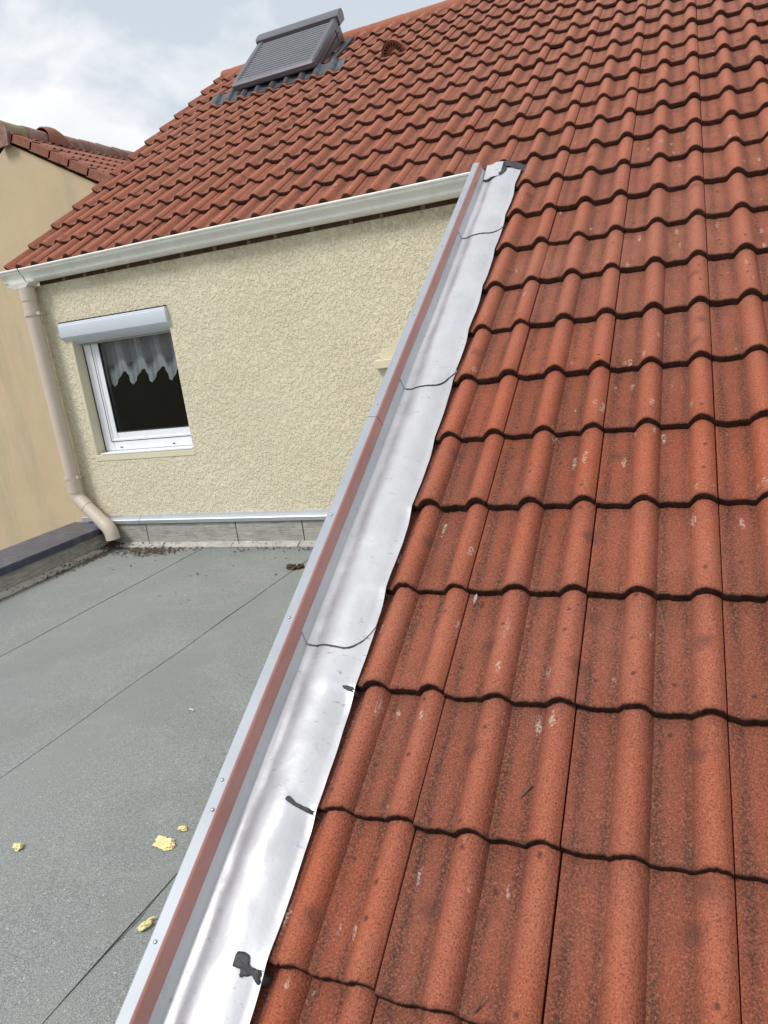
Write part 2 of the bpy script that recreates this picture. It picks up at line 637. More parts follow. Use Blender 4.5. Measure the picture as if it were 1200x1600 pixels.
M_FOAM = simple('yellow expanded foam', (0.80, 0.70, 0.36), 0.9, var=0.18, vscale=60, bump=0.003, bscale=200)
M_MOSS = simple('dry brown moss', (0.065, 0.048, 0.028), 0.95, var=0.5, vscale=120, bump=0.003, bscale=200)
M_DEAD = simple('dead leaf litter', (0.075, 0.055, 0.036), 0.9, var=0.5, vscale=90)
M_TWIG = simple('grey twig bark', (0.10, 0.065, 0.045), 0.9, var=0.3, vscale=100)
M_FLUFF = simple('grey fluff', (0.28, 0.25, 0.23), 0.9, var=0.3, vscale=150)
M_FEATHER = simple('pale feather and straw', (0.62, 0.60, 0.56), 0.8, var=0.1)
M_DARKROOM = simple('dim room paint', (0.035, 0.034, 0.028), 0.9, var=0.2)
M_DIRTSEAM = simple('bitumen seam bleed', (0.125, 0.133, 0.130), 0.6, var=0.5, vscale=30, bump=0.002)


def ochre_material():
    t = NT('ochre rendered neighbour wall')
    big = t.noise(0.9, 5, 0.6)
    col = t.mix(t.ramp(big, 0.3, 0.7), (0.50, 0.395, 0.265), (0.57, 0.46, 0.315))
    st = t.noise(2.2, 5, 0.7, t.coord((1.2, 1.2, 0.18)))
    col = t.mix(t.math('MULTIPLY', t.ramp(st, 0.47, 0.72), 0.5), col, (0.34, 0.32, 0.235))
    col = t.mix(t.math('MULTIPLY', t.ramp(t.noise(75, 3, 0.7), 0.5, 0.7), 0.16), col, (0.26, 0.20, 0.12))
    t.color(col)
    t.set(Roughness=0.92)
    t.b.inputs['Specular IOR Level'].default_value = 0.15
    t.bump(t.noise(60, 4, 0.6), 0.008, 0.6)
    return t.m


M_OCHRE = ochre_material()


def mottled_ridge():
    t = NT('lichened ridge tile')
    rnd = t.attr('rnd')
    col = t.mix(t.ramp(rnd, 0.35, 0.65), (0.24, 0.115, 0.09), (0.27, 0.235, 0.12))
    col = t.mix(t.math('MULTIPLY', t.ramp(t.noise(9, 5, 0.7), 0.42, 0.65), 0.6), col, (0.33, 0.29, 0.25))
    col = t.mix(t.math('MULTIPLY', t.ramp(t.noise(30, 4, 0.7), 0.55, 0.7), 0.5), col, (0.10, 0.07, 0.05))
    t.color(col)
    t.set(Roughness=0.9)
    t.bump(t.noise(60, 3), 0.003)
    return t.m


M_RIDGE_N = mottled_ridge()


def glass_material():
    t = NT('window glass')
    t.t.nodes.remove(t.b)
    gl = t.n('ShaderNodeBsdfGlossy')
    gl.inputs['Roughness'].default_value = 0.015
    tr = t.n('ShaderNodeBsdfTransparent')
    tr.inputs['Color'].default_value = (0.93, 0.95, 0.94, 1)
    fr = t.n('ShaderNodeFresnel')
    fr.inputs['IOR'].default_value = 1.5
    ms = t.n('ShaderNodeMixShader')
    t.l(fr.outputs[0], ms.inputs[0])
    t.l(tr.outputs[0], ms.inputs[1])
    t.l(gl.outputs[0], ms.inputs[2])
    t.l(ms.outputs[0], t.out.inputs[0])
    return t.m


def sheer_material():
    t = NT('sheer lace curtain')
    w = t.noise(300, 2)
    t.color((0.85, 0.87, 0.90))
    t.set(Roughness=0.9)
    pos = t.attr('hem')
    a = t.math('ADD', t.math('MULTIPLY', pos, 0.55), t.math('MULTIPLY', w, 0.25))
    t.l(t.math('ADD', a, 0.12), t.b.inputs['Alpha'])
    t.set(Subsurface_Weight=0.0)
    return t.m


M_GLASS = glass_material()
M_SHEER = sheer_material()

# ================================================================== ground
g = new_obj('ground', [(-1500, -1500, -5.0), (1500, -1500, -5.0), (1500, 1500, -5.0), (-1500, 1500, -5.0)], [(0, 1, 2, 3)],
            simple('trodden garden ground', (0.13, 0.14, 0.085), 0.95, var=0.35, vscale=0.6, bump=0.02, bscale=8))
tag(g, kind='structure')

# ================================================================== the main house
house = thing('house', 'cream rendered house with a red double roll tile roof, white gutter and small square window', 'house', (-1.5, 1.5, -5.0))


def roll(u, c, w, H):
    s = np.clip(np.abs(u - c) / (w / 2), 0, 1)
    return H * (1 - s ** 2.0) ** 0.85


def tile_profile(u):
    """height of the tile top over the pan, u in [0, .3]"""
    h = roll(u, 0.124, 0.071, 0.030)
    h = np.maximum(h, roll(u, 0.270, 0.071, 0.030))
    lip = 0.0065 * (1 - np.clip((u - 0.004) / 0.020, 0, 1)) ** 0.9
    h = np.maximum(h, lip)
    pan = 0.0012 * np.cos((u - 0.05) / 0.035 * np.pi)
    return h + np.where(h < 0.001, pan * 0, 0)


def build_tiles(name, cols, rows, mat, parent, P, gauge=G, skip=None, detail=True, verge_col=None, seed=3):
    r = np.random.default_rng(seed)
    V, F, AT = [], [], {'rnd': [], 'hgt': [], 'dirt': [], 'edge': []}
    base = 0
    for k in rows:
        for c in cols:
            if skip and skip(c, k): continue
            near = detail and k < -4
            nu = 46 if near else (30 if detail else 16)
            u = np.linspace(0.0008, TW - 0.0006, nu)
            u[0], u[1], u[2] = 0.0001, 0.0012, 0.0024
            h = tile_profile(u)
            h[0] = h[1] = -0.0025
            if c == verge_col:
                h = np.maximum(h, 0.034 * (1 - np.clip(u / 0.036, 0, 1)) ** 1.1)
            foot = np.exp(-((u - 0.170) / 0.013) ** 2) + np.exp(-((u - 0.024) / 0.012) ** 2) * 0.9 \
                + np.exp(-((u - 0.078) / 0.010) ** 2) * 0.8 + np.exp(-((u - 0.226) / 0.010) ** 2) * 0.8
            j = r.normal(0, 1, 6)
            rn = r.random()
            dx, dv, dh, tw = j[0] * 0.0004, j[1] * 0.0030, j[2] * 0.0014, j[3] * 0.0026
            thick = 0.0235 + 0.001 * j[4]
            wob = 0.0016 * np.sin(u * 90 + j[5] * 9) + r.normal(0, 0.0008, nu)
            wob2 = r.normal(0, 0.0011, nu) + 0.001 * np.sin(u * 150 + j[4] * 7)
            chip = np.zeros(nu)
            if r.random() < 0.22:
                for _ in range(r.integers(1, 3)):
                    chip = chip + 0.012 * (0.4 + r.random()) * np.exp(-((u - r.random() * TW) / (0.006 + 0.010 * r.random())) ** 4)
            vs = [0.030, 0.0, 0.0, 0.0008, 0.004, 0.012, gauge * 0.33, gauge * 0.66, gauge, gauge + 0.03]
            hs = [-thick, -thick, -0.009, -0.0032, -0.0006, 0, 0, 0, 0, 0]
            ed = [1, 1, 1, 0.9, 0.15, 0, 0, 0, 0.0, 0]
            top = [0, 0, 0, 0, 0.6, 0.25, 0, 0.05, 0.55, 1]
            nv = len(vs)
            for i in range(nv):
                v = vs[i] + wob * ((1 if i < 5 else 0.3) if i else 0) + (chip * (1, .3, .55, .8, 1, 0.8)[i] if 0 < i < 6 else 0)
                hh = h + hs[i] - STEP * (vs[i] / gauge) + dh + tw * (u / TW - 0.5)
                if i in (0, 1): hh = hh + wob2 - 0.0
                if i == 0: hh = hh - 0.004
                pts = np.stack([c * TW + u + dx, k * gauge + v + dv, hh], 1)
                V.append(P(pts))
                AT['rnd'].append(np.full(nu, rn))
                AT['hgt'].append(np.clip(h / 0.029, 0, 1))
                AT['dirt'].append(np.clip(foot * (0.7 + 0.6 * r.random()) + 0.6 * top[i] + 0.10, 0, 1))
                AT['edge'].append(np.full(nu, ed[i]))
            for i in range(nv - 1):
                for q in range(nu - 1):
                    a = base + i * nu + q
                    F.append((a, a + 1, a + nu + 1, a + nu))
            # closed sides: drop skirts at the left and right edges
            for side in (0, nu - 1):
                row = [base + i * nu + side for i in range(1, nv)]
                pts = []
                n0 = base + nv * nu + (0 if side == 0 else nv - 1)
                for i in range(1, nv):
                    hh = h[side] - thick - STEP * (vs[i] / gauge) + dh + tw * (u[side] / TW - 0.5)
                    pts.append([c * TW + u[side] + dx, k * gauge + vs[i] + dv, hh])
                V.append(P(np.array(pts)))
                AT['rnd'].append(np.full(nv - 1, rn))
                AT['hgt'].append(np.zeros(nv - 1))
                AT['dirt'].append(np.full(nv - 1, 0.5))
                AT['edge'].append(np.full(nv - 1, 0.25))
                for i in range(nv - 2):
                    q = (row[i], row[i + 1], n0 + i + 1, n0 + i)
                    F.append(q if side else q[::-1])
            base += nv * nu + 2 * (nv - 1)
    o = new_obj(name, np.concatenate(V), F, mat, parent, True)
    for kk, vv in AT.items():
        attr(o, kk, np.concatenate(vv))
    o.data.set_sharp_from_angle(angle=rad(42))
    return o


def skip_tile(c, k):
    if k < 0: return c < -1
    # roof window opening
    return 10 <= k <= 12 and -11 <= c <= -10


roof = build_tiles('roof', range(-13, 10), range(-15, 13), M_TILE, house, RPa, skip=skip_tile, verge_col=-13)

# top row of short tiles under the ridge, back slope as a plain sheet behind the ridge
back = MB()
RV = 13.05 * G
yr, zr = RV * CT, RV * ST
back.add([(-3.88, yr, zr - 0.01), (3.0, yr, zr - 0.01), (3.0, yr + 4.2, zr - 2.5), (-3.88, yr + 4.2, zr - 2.5)], [(0, 1, 2, 3)])
back.add([(-3.88, yr, zr - 0.06), (3.0, yr, zr - 0.06), (3.0, yr + 4.2, zr - 2.55), (-3.88, yr + 4.2, zr - 2.55)], [(0, 3, 2, 1)])
o = back.build('back_roof', M_BRICK, house)

# roof deck under the tiles keeps light out
dk = MB()


def deck(x0, x1, v0, v1, h0=-0.075, h1=-0.05):
    dk.box(x0, x1, v0, v1, h0, h1, fn=RP)


deck(-3.86, 2.95, 0.06, RV - 0.02)
deck(-0.40, 2.95, -4.7, 0.058)
dk.build('roof_deck', simple('dark roof boarding', (0.05, 0.035, 0.025), 0.95), house)


# ridge tiles
def ridge_tile(name, p0, p1, r0, r1, mat, parent, rn=0.0, rough=0.003, seed=0, under=0.4, dome=False):
    p0, p1 = Vector(p0), Vector(p1)
    d = (p1 - p0).normalized()
    side = d.cross(Vector((0, 0, 1))).normalized()
    up = side.cross(d).normalized()
    n, mseg = 14, 10
    V, F = [], []
    for layer in (0, 1):
        for i in range(mseg + 1):
            t = i / mseg
            r = (r0 + (r1 - r0) * t) - layer * 0.014
            if dome: r *= 0.72 + 0.28 * math.sin(math.pi * min(1, t * 1.0 + 0.12))
            for q in range(n + 1):
                a = -under + (math.pi + 2 * under) * q / n
                nn = noise.noise(Vector((i * 0.7, q * 0.6, seed * 3.1))) * rough
                V.append(p0 + d * (p1 - p0).length * t + side * math.cos(a) * (r + nn) + up * math.sin(a) * (r + nn))
    w = n + 1
    N = (mseg + 1) * w
    for i in range(mseg):
        for q in range(n):
            a = i * w + q
            F.append((a, a + 1, a + w + 1, a + w))
            F.append((N + a, N + a + w, N + a + w + 1, N + a + 1))
    for i in (0, mseg):
        for q in range(n):
            a = i * w + q
            F.append((a, N + a, N + a + 1, a + 1))
    for i in range(mseg):
        for q in (0, n):
            a = i * w + q
            F.append((a, a + w, N + a + w, N + a))
    o = new_obj(name, V, F, mat, parent, True)
    for kk, val in (('rnd', rn), ('hgt', 0.7), ('dirt', 0.15), ('edge', 0.0)):
        attr(o, kk, np.full(len(V), val))
    o.data.set_sharp_from_angle(angle=rad(50))
    return o


x = -3.93
i = 0
while x < 2.9:
    ridge_tile('ridge_tile', (x, yr + 0.01, zr - 0.060), (x + 0.43, yr + 0.01, zr - 0.052), 0.092, 0.085, M_TILE, roof, random.random(), seed=i)
    x += 0.40
    i += 1

# vent tile: hood with a slotted front
vt = MB()
vx, vv0 = -1.70, 2.80
n, mseg = 18, 8
pts = []
for i in range(mseg + 1):
    t = i / mseg
    r = 0.100 * math.cos(t * math.pi / 2) ** 0.6 if t < 1 else 0.002
    for q in range(n + 1):
        a = math.pi * q / n
        pts.append(RP(vx + r * math.cos(a), vv0 + 0.20 * t, -0.005 + r * 1.05 * math.sin(a)))
vt.add(pts, [(i * (n + 1) + q, i * (n + 1) + q + 1, (i + 1) * (n + 1) + q + 1, (i + 1) * (n + 1) + q) for i in range(mseg) for q in range(n)])
o = vt.build('vent_tile', M_TILE, roof, True)
for kk, val in (('rnd', 0.4), ('hgt', 0.5), ('dirt', 0.2), ('edge', 0.0)):
    attr(o, kk, np.full(len(o.data.vertices), val))
gr = MB()
for q in range(n):
    a0, a1 = math.pi * q / n, math.pi * (q + 1) / n
    gr.add([RP(vx + rr * math.cos(a), vv0 + 0.004, -0.005 + rr * 1.05 * math.sin(a)) for rr in (0.100, 0.078) for a in (a0, a1)], [(0, 1, 3, 2)])
    if q % 2:
        gr.add([RP(vx + rr * math.cos(a), vv0 + 0.006, -0.005 + rr * 1.05 * math.sin(a)) for rr in (0.078, 0.050) for a in (a0, a1)], [(0, 1, 3, 2)])
    gr.add([RP(vx + rr * math.cos(a), vv0 + 0.004, -0.005 + rr * 1.05 * math.sin(a)) for rr in (0.050, 0.002) for a in (a0, a1)], [(0, 1, 3, 2)])
o = gr.build('vent_grille', M_TILE_N, roof)
for kk, val in (('rnd', 0.4), ('hgt', 0.5), ('dirt', 0.3), ('edge', 0.35)):
    attr(o, kk, np.full(len(o.data.vertices), val))
bk = MB()
bk.add([RP(vx + 0.075 * math.cos(math.pi * q / n), vv0 + 0.03, -0.005 + 0.078 * math.sin(math.pi * q / n)) for q in range(n + 1)], [tuple(range(n + 1))])
bk.build('vent_hole', M_BLACK, roof)

# ---- walls (front wall with a real opening)
WX0, WX1, WY0, WY1 = -3.69, -0.44, 0.0, 0.28
OX0, OX1, OZ0, OZ1 = -3.452, -2.60, -1.352, -0.435
ZT, ZB = -0.140, -5.0
wl = MB()
wl.box(WX0, OX0, WY0, WY1, ZB, ZT)
wl.box(OX1, WX1, WY0, WY1, ZB, ZT)
wl.box(OX0, OX1, WY0, WY1, ZB, OZ0)
wl.box(OX0, OX1, WY0, WY1, OZ1, ZT)
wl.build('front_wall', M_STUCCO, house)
gw = MB()
gw.add([(WX0, WY1, ZB), (WX0, 7.2, ZB), (WX0, 7.2, -0.3), (WX0, yr, zr - 0.12), (WX0, WY1, 0.04),
        (WX0 + .25, WY1, ZB), (WX0 + .25, 7.2, ZB), (WX0 + .25, 7.2, -0.3), (WX0 + .25, yr, zr - 0.12), (WX0 + .25, WY1, 0.04)],
       [(0, 1, 2, 3, 4), (9, 8, 7, 6, 5), (0, 5, 6, 1), (1, 6, 7, 2), (2, 7, 8, 3), (3, 8, 9, 4), (4, 9, 5, 0)])
gw.build('gable_wall', M_STUCCO, house)
# side wall of the lower roof, under the flashing, facing the flat roof
sw = MB()
vb = -4.7
a = RP(-0.44, 0.0, -0.08)
b = RP(-0.44, vb, -0.08)
sw.add([(xx, yy, zz) for xx in (-0.44, -0.20) for yy, zz in ((a[1] - 0.002, -5.0), (a[1] - 0.002, a[2]), (b[1], b[2]), (b[1], -5.0))],
       [(0, 1, 2, 3), (7, 6, 5, 4), (0, 4, 5, 1), (1, 5, 6, 2), (2, 6, 7, 3), (3, 7, 4, 0)])
sw.build('side_wall', M_STUCCO, house)

# brick and mortar row under the eave
bx = WX0 + 0.05
i = 0
while bx < WX1 - 0.05:
    w = random.choice((0.16, 0.2, 0.22))
    e = min(bx + w, WX1 - 0.002)
    MB().box(bx, e, 0.012 + random.random() * 0.006, 0.11, ZT + 0.002, -0.055, c=0.003).build('eave_brick', M_BRICK, house)
    mo = min(e + 0.028, WX1 - 0.001)
    MB().box(e + .001, mo - .001, 0.006, 0.11, ZT + 0.002, -0.057, c=0.003).build('mortar_block', M_MORTAR, house)
    bx = mo
    i += 1
MB().box(WX0, WX1, 0.1105, 0.2795, ZT + 0.001, -0.05).build('eave_board', M_MORTAR, house)

# ---- gutter
def ogee(off=0.0):
    """outer and inner outline of an ogee gutter, (y, z)"""
    o_ = [(-0.000, -0.018), (-0.000, -0.104), (-0.040, -0.108), (-0.060, -0.103), (-0.074, -0.092), (-0.080, -0.078),
          (-0.083, -0.062), (-0.092, -0.048), (-0.103, -0.038), (-0.110, -0.026), (-0.112, -0.015), (-0.118, -0.011), (-0.120, -0.003), (-0.115, 0.003), (-0.105, 0.002)]
    o_ = [(y - (off if y < -0.01 else 0), z - (off if z < -0.09 else 0)) for y, z in o_]
    i_ = [(-0.103, -0.004), (-0.106, -0.014), (-0.104, -0.024), (-0.098, -0.034), (-0.087, -0.045), (-0.078, -0.060), (-0.075, -0.076),
          (-0.070, -0.088), (-0.058, -0.099), (-0.040, -0.104), (-0.004, -0.100), (-0.004, -0.018)]
    return [(y - 0.008, z * 0.86 - 0.024) for y, z in o_ + i_]


gut = MB().extrude(ogee(), -3.655, -0.452, 24, fn=lambda x, y, z: (x, y, z + 0.0015 * math.sin(x * 2.1))).build('gutter', M_PVC, house, 'auto')
MB().extrude(ogee(0.0035), -3.845, -3.662, 2).build('gutter_end', M_PVC, gut, 'auto')
oc = [p for p in ogee(0.002)[:15]]
MB().extrude(oc, -3.851, -3.8455, 1).build('stop_end', M_PVC, gut, 'auto')
MB().extrude(ogee(-0.0015), -3.664, -3.653, 1).build('rubber_seal', M_BLACK, gut, 'auto')
outl = MB()
ring0 = [(-3.815, -0.118, -0.117), (-3.595, -0.118, -0.117), (-3.595, -0.020, -0.117), (-3.815, -0.020, -0.117)]
ring1 = [(-3.745, -0.108, -0.150), (-3.645, -0.108, -0.150), (-3.645, -0.024, -0.150), (-3.745, -0.024, -0.150)]
outl.add(ring0 + ring1, [(0, 1, 5, 4), (1, 2, 6, 5), (2, 3, 7, 6), (3, 0, 4, 7), (4, 5, 6, 7), (0, 3, 2, 1)])
outl.build('gutter_outlet', M_PVC, gut)

# ---- downpipe
PX, PY = -3.672, -0.075
pipe = MB().tube([(PX, PY, -0.145), (PX + 0.010, PY, -1.55)], 0.048, 28).build('downpipe', M_PIPE, house, 'auto')
MB().tube([(PX, PY, -0.1465), (PX, PY, -0.235)], 0.052, 28).build('pipe_socket', M_PIPE, pipe, 'auto')
for zc in (-0.325, -1.49):
    c_ = MB()
    c_.tube([(PX, PY, zc + 0.011), (PX, PY, zc - 0.011)], 0.0545, 28)
    c_.box(PX + 0.035, PX + 0.078, PY - 0.016, PY - 0.004, zc - 0.011, zc + 0.011, c=0.002)
    c_.box(PX + 0.045, PX + 0.055, PY, 0.0, zc - 0.004, zc + 0.004)
    c_.build('pipe_clip', M_PIPE, pipe, 'auto')
MB().tube([(PX + 0.009, PY, -1.505), (PX + 0.010, PY, -1.60)], 0.0535, 28).build('pipe_socket', M_PIPE, pipe, 'auto')


def bend(pts, rr, seg=7):
    out_ = [Vector(pts[0])]
    for i in range(1, len(pts) - 1):
        p, a, b = Vector(pts[i]), Vector(pts[i - 1]), Vector(pts[i + 1])
        s = p + (a - p).normalized() * rr
        e = p + (b - p).normalized() * rr
        for q in range(seg + 1):
            t = q / seg
            out_.append(s * (1 - t) ** 2 + p * 2 * t * (1 - t) + e * t * t)
    out_.append(Vector(pts[-1]))
    return out_


e1 = bend([(PX + 0.010, PY, -1.59), (PX + 0.013, PY, -1.640), (PX + 0.10, PY - 0.012, -1.715)], 0.035)
MB().tube(e1, 0.0495, 28).build('pipe_elbow', M_PIPE, pipe, 'auto')
MB().tube([(PX + 0.085, PY - 0.010, -1.703), (PX + 0.245, PY - 0.030, -1.842)], 0.0475, 28).build('pipe_offset', M_PIPE, pipe, 'auto')
e2 = bend([(PX + 0.228, PY - 0.028, -1.828), (PX + 0.292, PY - 0.035, -1.880), (PX + 0.300, PY - 0.038, -1.955)], 0.05)
MB().tube(e2, 0.0510, 28, cap=False).build('pipe_elbow', M_PIPE, pipe, 'auto')

# ---- window
win = bpy.data.objects.new('window', None)
COL.objects.link(win)
win.parent = house
win.location = Vector((-3.0, 0.1, -1.35)) - Vector(house.location)
FY = 0.080
FX0, FX1, FZ0, FZ1 = -3.449, -2.50, -1.350, -0.440


def frame(x0, x1, z0, z1, w, y0, y1, c=0.004, wb=None):
    m_ = MB()
    wb = wb or w
    m_.box(x0, x0 + w, y0, y1, z0, z1, c=c)
    m_.box(x1 - w, x1, y0, y1, z0, z1, c=c)
    m_.box(x0 + w + 0.0005, x1 - w - 0.0005, y0 + 0.0005, y1, z0, z0 + wb, c=c)
    m_.box(x0 + w + 0.0005, x1 - w - 0.0005, y0 + 0.0005, y1, z1 - w, z1, c=c)
    return m_


fr = frame(FX0 + 0.010, FX1, FZ0 + 0.012, FZ1, 0.085, FY, FY + 0.06).build('window_frame', M_WHITE, win)
sash = frame(FX0 + 0.082, FX1 - 0.06, FZ0 + 0.080, FZ1 - 0.06, 0.058, FY + 0.008, FY + 0.05, 0.005, 0.062).build('sash', M_WHITE, win)
# thin dark joints: frame to wall and frame to sash
jj = MB()
jj.box(OX0 + 0.001, FX0 + 0.009, FY + 0.004, FY + 0.05, FZ0 + .012, FZ1)
jj.box(FX0 + 0.078, FX0 + 0.083, FY - 0.0012, FY + 0.004, FZ0 + 0.075, FZ1 - 0.005)
jj.box(FX0 + 0.083, FX1, FY - 0.0012, FY + 0.004, FZ0 + 0.0755, FZ0 + 0.080)
jj.build('seal', M_BLACK, win)
gi = frame(FX0 + 0.140, FX1 - 0.118, FZ0 + 0.142, FZ1 - 0.118, 0.006, FY + 0.006, FY + 0.02, 0).build('glazing_bead', M_BLACK, win)
pane = MB().add([(FX0 + 0.14, FY + 0.022, FZ0 + 0.14), (FX1 - 0.05, FY + 0.022, FZ0 + 0.14), (FX1 - 0.05, FY + 0.022, FZ1 - 0.05), (FX0 + 0.14, FY + 0.022, FZ1 - 0.05)], [(0, 1, 2, 3)])
pane = new_obj('pane', pane.v, pane.f, M_GLASS, win)
sl = MB()
sl.box(OX0 + 0.035, OX1 - 0.002, -0.006, FY + 0.02, OZ0 + 0.0005, OZ0 + 0.012, c=0.002)
sl.build('window_sill', M_WHITE, win)
for dx_ in (0.15, 0.62):
    MB().box(FX0 + dx_, FX0 + dx_ + 0.022, FY - 0.003, FY + 0.002, FZ0 + 0.030, FZ0 + 0.036, c=0.001).build('drain_cover', M_BLACK, win)
# smooth reveals and bands round the opening
rv = MB()
rv.box(OX0 - 0.02, OX0 - 0.0005, -0.002, 0.02, OZ0 - 0.045, OZ1 + 0.001, c=0.003)
rv.box(OX0 - 0.0003, OX0 + 0.002, 0.0, FY + 0.05, OZ0, OZ1)
rv.box(OX0 - 0.0195, OX1 + 0.01, -0.004, 0.02, OZ0 - 0.045, OZ0 - 0.0005, c=0.004)
rv.build('window_surround', M_SMOOTH, win)
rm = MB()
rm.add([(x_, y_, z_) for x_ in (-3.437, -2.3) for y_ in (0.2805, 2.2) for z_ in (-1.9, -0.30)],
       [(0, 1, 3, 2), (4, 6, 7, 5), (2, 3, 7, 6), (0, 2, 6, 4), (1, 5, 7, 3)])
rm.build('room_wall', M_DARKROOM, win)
# roller shutter box
sx0, sx1 = -3.518, -2.594
prof = [(0.03, -0.413), (-0.022, -0.413), (-0.026, -0.417), (-0.026, -0.427), (-0.029, -0.430), (-0.029, -0.505), (-0.025, -0.513), (0.030, -0.556), (0.06, -0.564), (0.0785, -0.564), (0.0785, -0.44)]
sb = MB().extrude(prof, sx0, sx1, 1).build('shutter_box', M_BOX, win, 'auto')
MB().box(sx0 - 0.004, sx1, -0.016, 0.0, -0.4125, -0.404).build('shadow_strip', M_BLACK, sb)  # black strip drawn in for the shadow line above the box
MB().box(sx0 - 0.0035, sx0 - 0.0005, -0.024, 0.0, -0.52, -0.413).build('end_cap', simple('grey end cap', (0.35, 0.36, 0.38), 0.5), sb)
# bottom lath of the shutter
MB().box(FX0 + .02, OX1 - .004, 0.058, 0.0785, -0.575, -0.5645, c=0.003).build('shutter_slat', simple('dirty shutter lath', (0.33, 0.32, 0.27), 0.5), win)

# lace curtain hanging inside
cu_v, cu_f, hem = [], [], []
NX, NZ = 260, 60
cx0, cx1 = FX0 + 0.10, FX1 - 0.02
for jz in range(NZ + 1):
    for ix in range(NX + 1):
        s = ix / NX
        ph = (s * 4.9 + 0.22) % 1.0
        sc_ = abs(2 * ph - 1)                    # 1 at the joins, 0 at the lowest tip
        low = -0.795 - 0.090 * (0.5 - 0.5 * math.cos(math.pi * (1 - sc_))) ** 1.2 + 0.018 * math.sin(ph * 6.283)
        t = jz / NZ
        z = -0.46 + (low + 0.46) * t
        y = FY + 0.085 + 0.018 * math.sin(ph * 2 * math.pi * 1.0 + 1.0) * (0.5 + 0.5 * t) + 0.006 * math.sin(s * 150)
        cu_v.append((cx0 + (cx1 - cx0) * s, y, z))
        fold = 0.5 + 0.5 * math.cos(ph * 2 * math.pi)
        hem.append(min(1, max(0, (t - 0.70) / 0.12)) * (1.0 + 0.4 * (1 - sc_)) + 0.55 * fold ** 3)
for jz in range(NZ):
    for ix in range(NX):
        a = jz * (NX + 1) + ix
        cu_f.append((a, a + 1, a + NX + 2, a + NX + 1))
cur = new_obj('lace_curtain', cu_v, cu_f, M_SHEER, None, True)
attr(cur, 'hem', hem)
tag(cur, 'sheer white scalloped lace curtain hanging behind the top of the small window', 'curtain')

# smooth painted ledge on the wall beside the flashing
lg = MB()
lg.box(-1.178, WX1 - 0.01, -0.042, 0.0, -0.955, -0.905, c=0.004)
lg.add([(-1.15, -0.003, -0.904), (-0.5, -0.003, -0.904), (-0.5, -0.003, -0.62), (-0.86, -0.003, -0.66), (-1.12, -0.003, -0.86),
        (-1.15, 0.002, -0.904), (-0.5, 0.002, -0.904), (-0.5, 0.002, -0.62), (-0.86, 0.002, -0.66), (-1.12, 0.002, -0.86)],
       [(0, 1, 2, 3, 4), (0, 4, 9, 5), (4, 3, 8, 9), (3, 2, 7, 8)])
lg.box(-1.165, WX1 - 0.01, -0.003, 0.002, -1.30, -0.956)
lg.build('wall_ledge', M_SMOOTH, house)

# grey metal trim at the foot of the wall, two lengths
tp = [(0.0, -1.806), (-0.006, -1.806), (-0.010, -1.822), (-0.034, -1.832), (-0.038, -1.838), (-0.036, -1.862), (-0.030, -1.866), (-0.028, -1.846), (0.0, -1.842)]
for a_, b_ in ((-3.47, -3.172), (-3.168, -1.2), (-1.197, -0.45)):
    MB().extrude(tp, a_, b_, 1).build('wall_trim', M_TRIM, house, 'auto')
MB().box(-3.66, -3.52, -0.012, 0.0, -1.80, -1.775, c=0.003).build('wall_trim', M_TRIM, house)

# ---- roof window with its closed external shutter
rw = bpy.data.objects.new('roof_window', None)
COL.objects.link(rw)
rw.parent = house
RX0, RX1, RV0, RV1 = -3.285, -2.425, 2.895, 3.76
HB, HT = 0.108, 0.222
rw.location = Vector(RP((RX0 + RX1) / 2, RV0, 0)) - Vector(house.location)


def RW(x, v, h):
    """h measured from the tilted lid plane"""
    t = (v - RV0) / (RV1 - RV0)
    return RP(x, v, HB + (HT - HB) * t + h)


def wedge(x0, x1, v0, v1, h1, hb=-0.06, c=0.006):
    m_ = MB()
    m_.add([RP(x_, v_, hb) if k == 0 else RW(x_, v_, h1) for k in (0, 1) for v_ in (v0, v1) for x_ in (x0, x1)],
           [(0, 2, 3, 1), (4, 5, 7, 6), (0, 1, 5, 4), (2, 6, 7, 3), (0, 4, 6, 2), (1, 3, 7, 5)])
    return m_


wedge(RX0 + 0.02, RX1 - 0.02, RV0 + 0.12, RV1 - 0.02, -0.055).build('window_casing', M_RW, rw)
wedge(RX0 + 0.03, RX1 - 0.03, RV0 + 0.06, RV0 + 0.118, -0.06).build('casing_shade', M_BLACK, rw)  # black block painting in the shadow under the bottom rail


def rail(pts, r, flat=0.75):
    return MB().tube([RW(*p) for p in pts], r, 16)


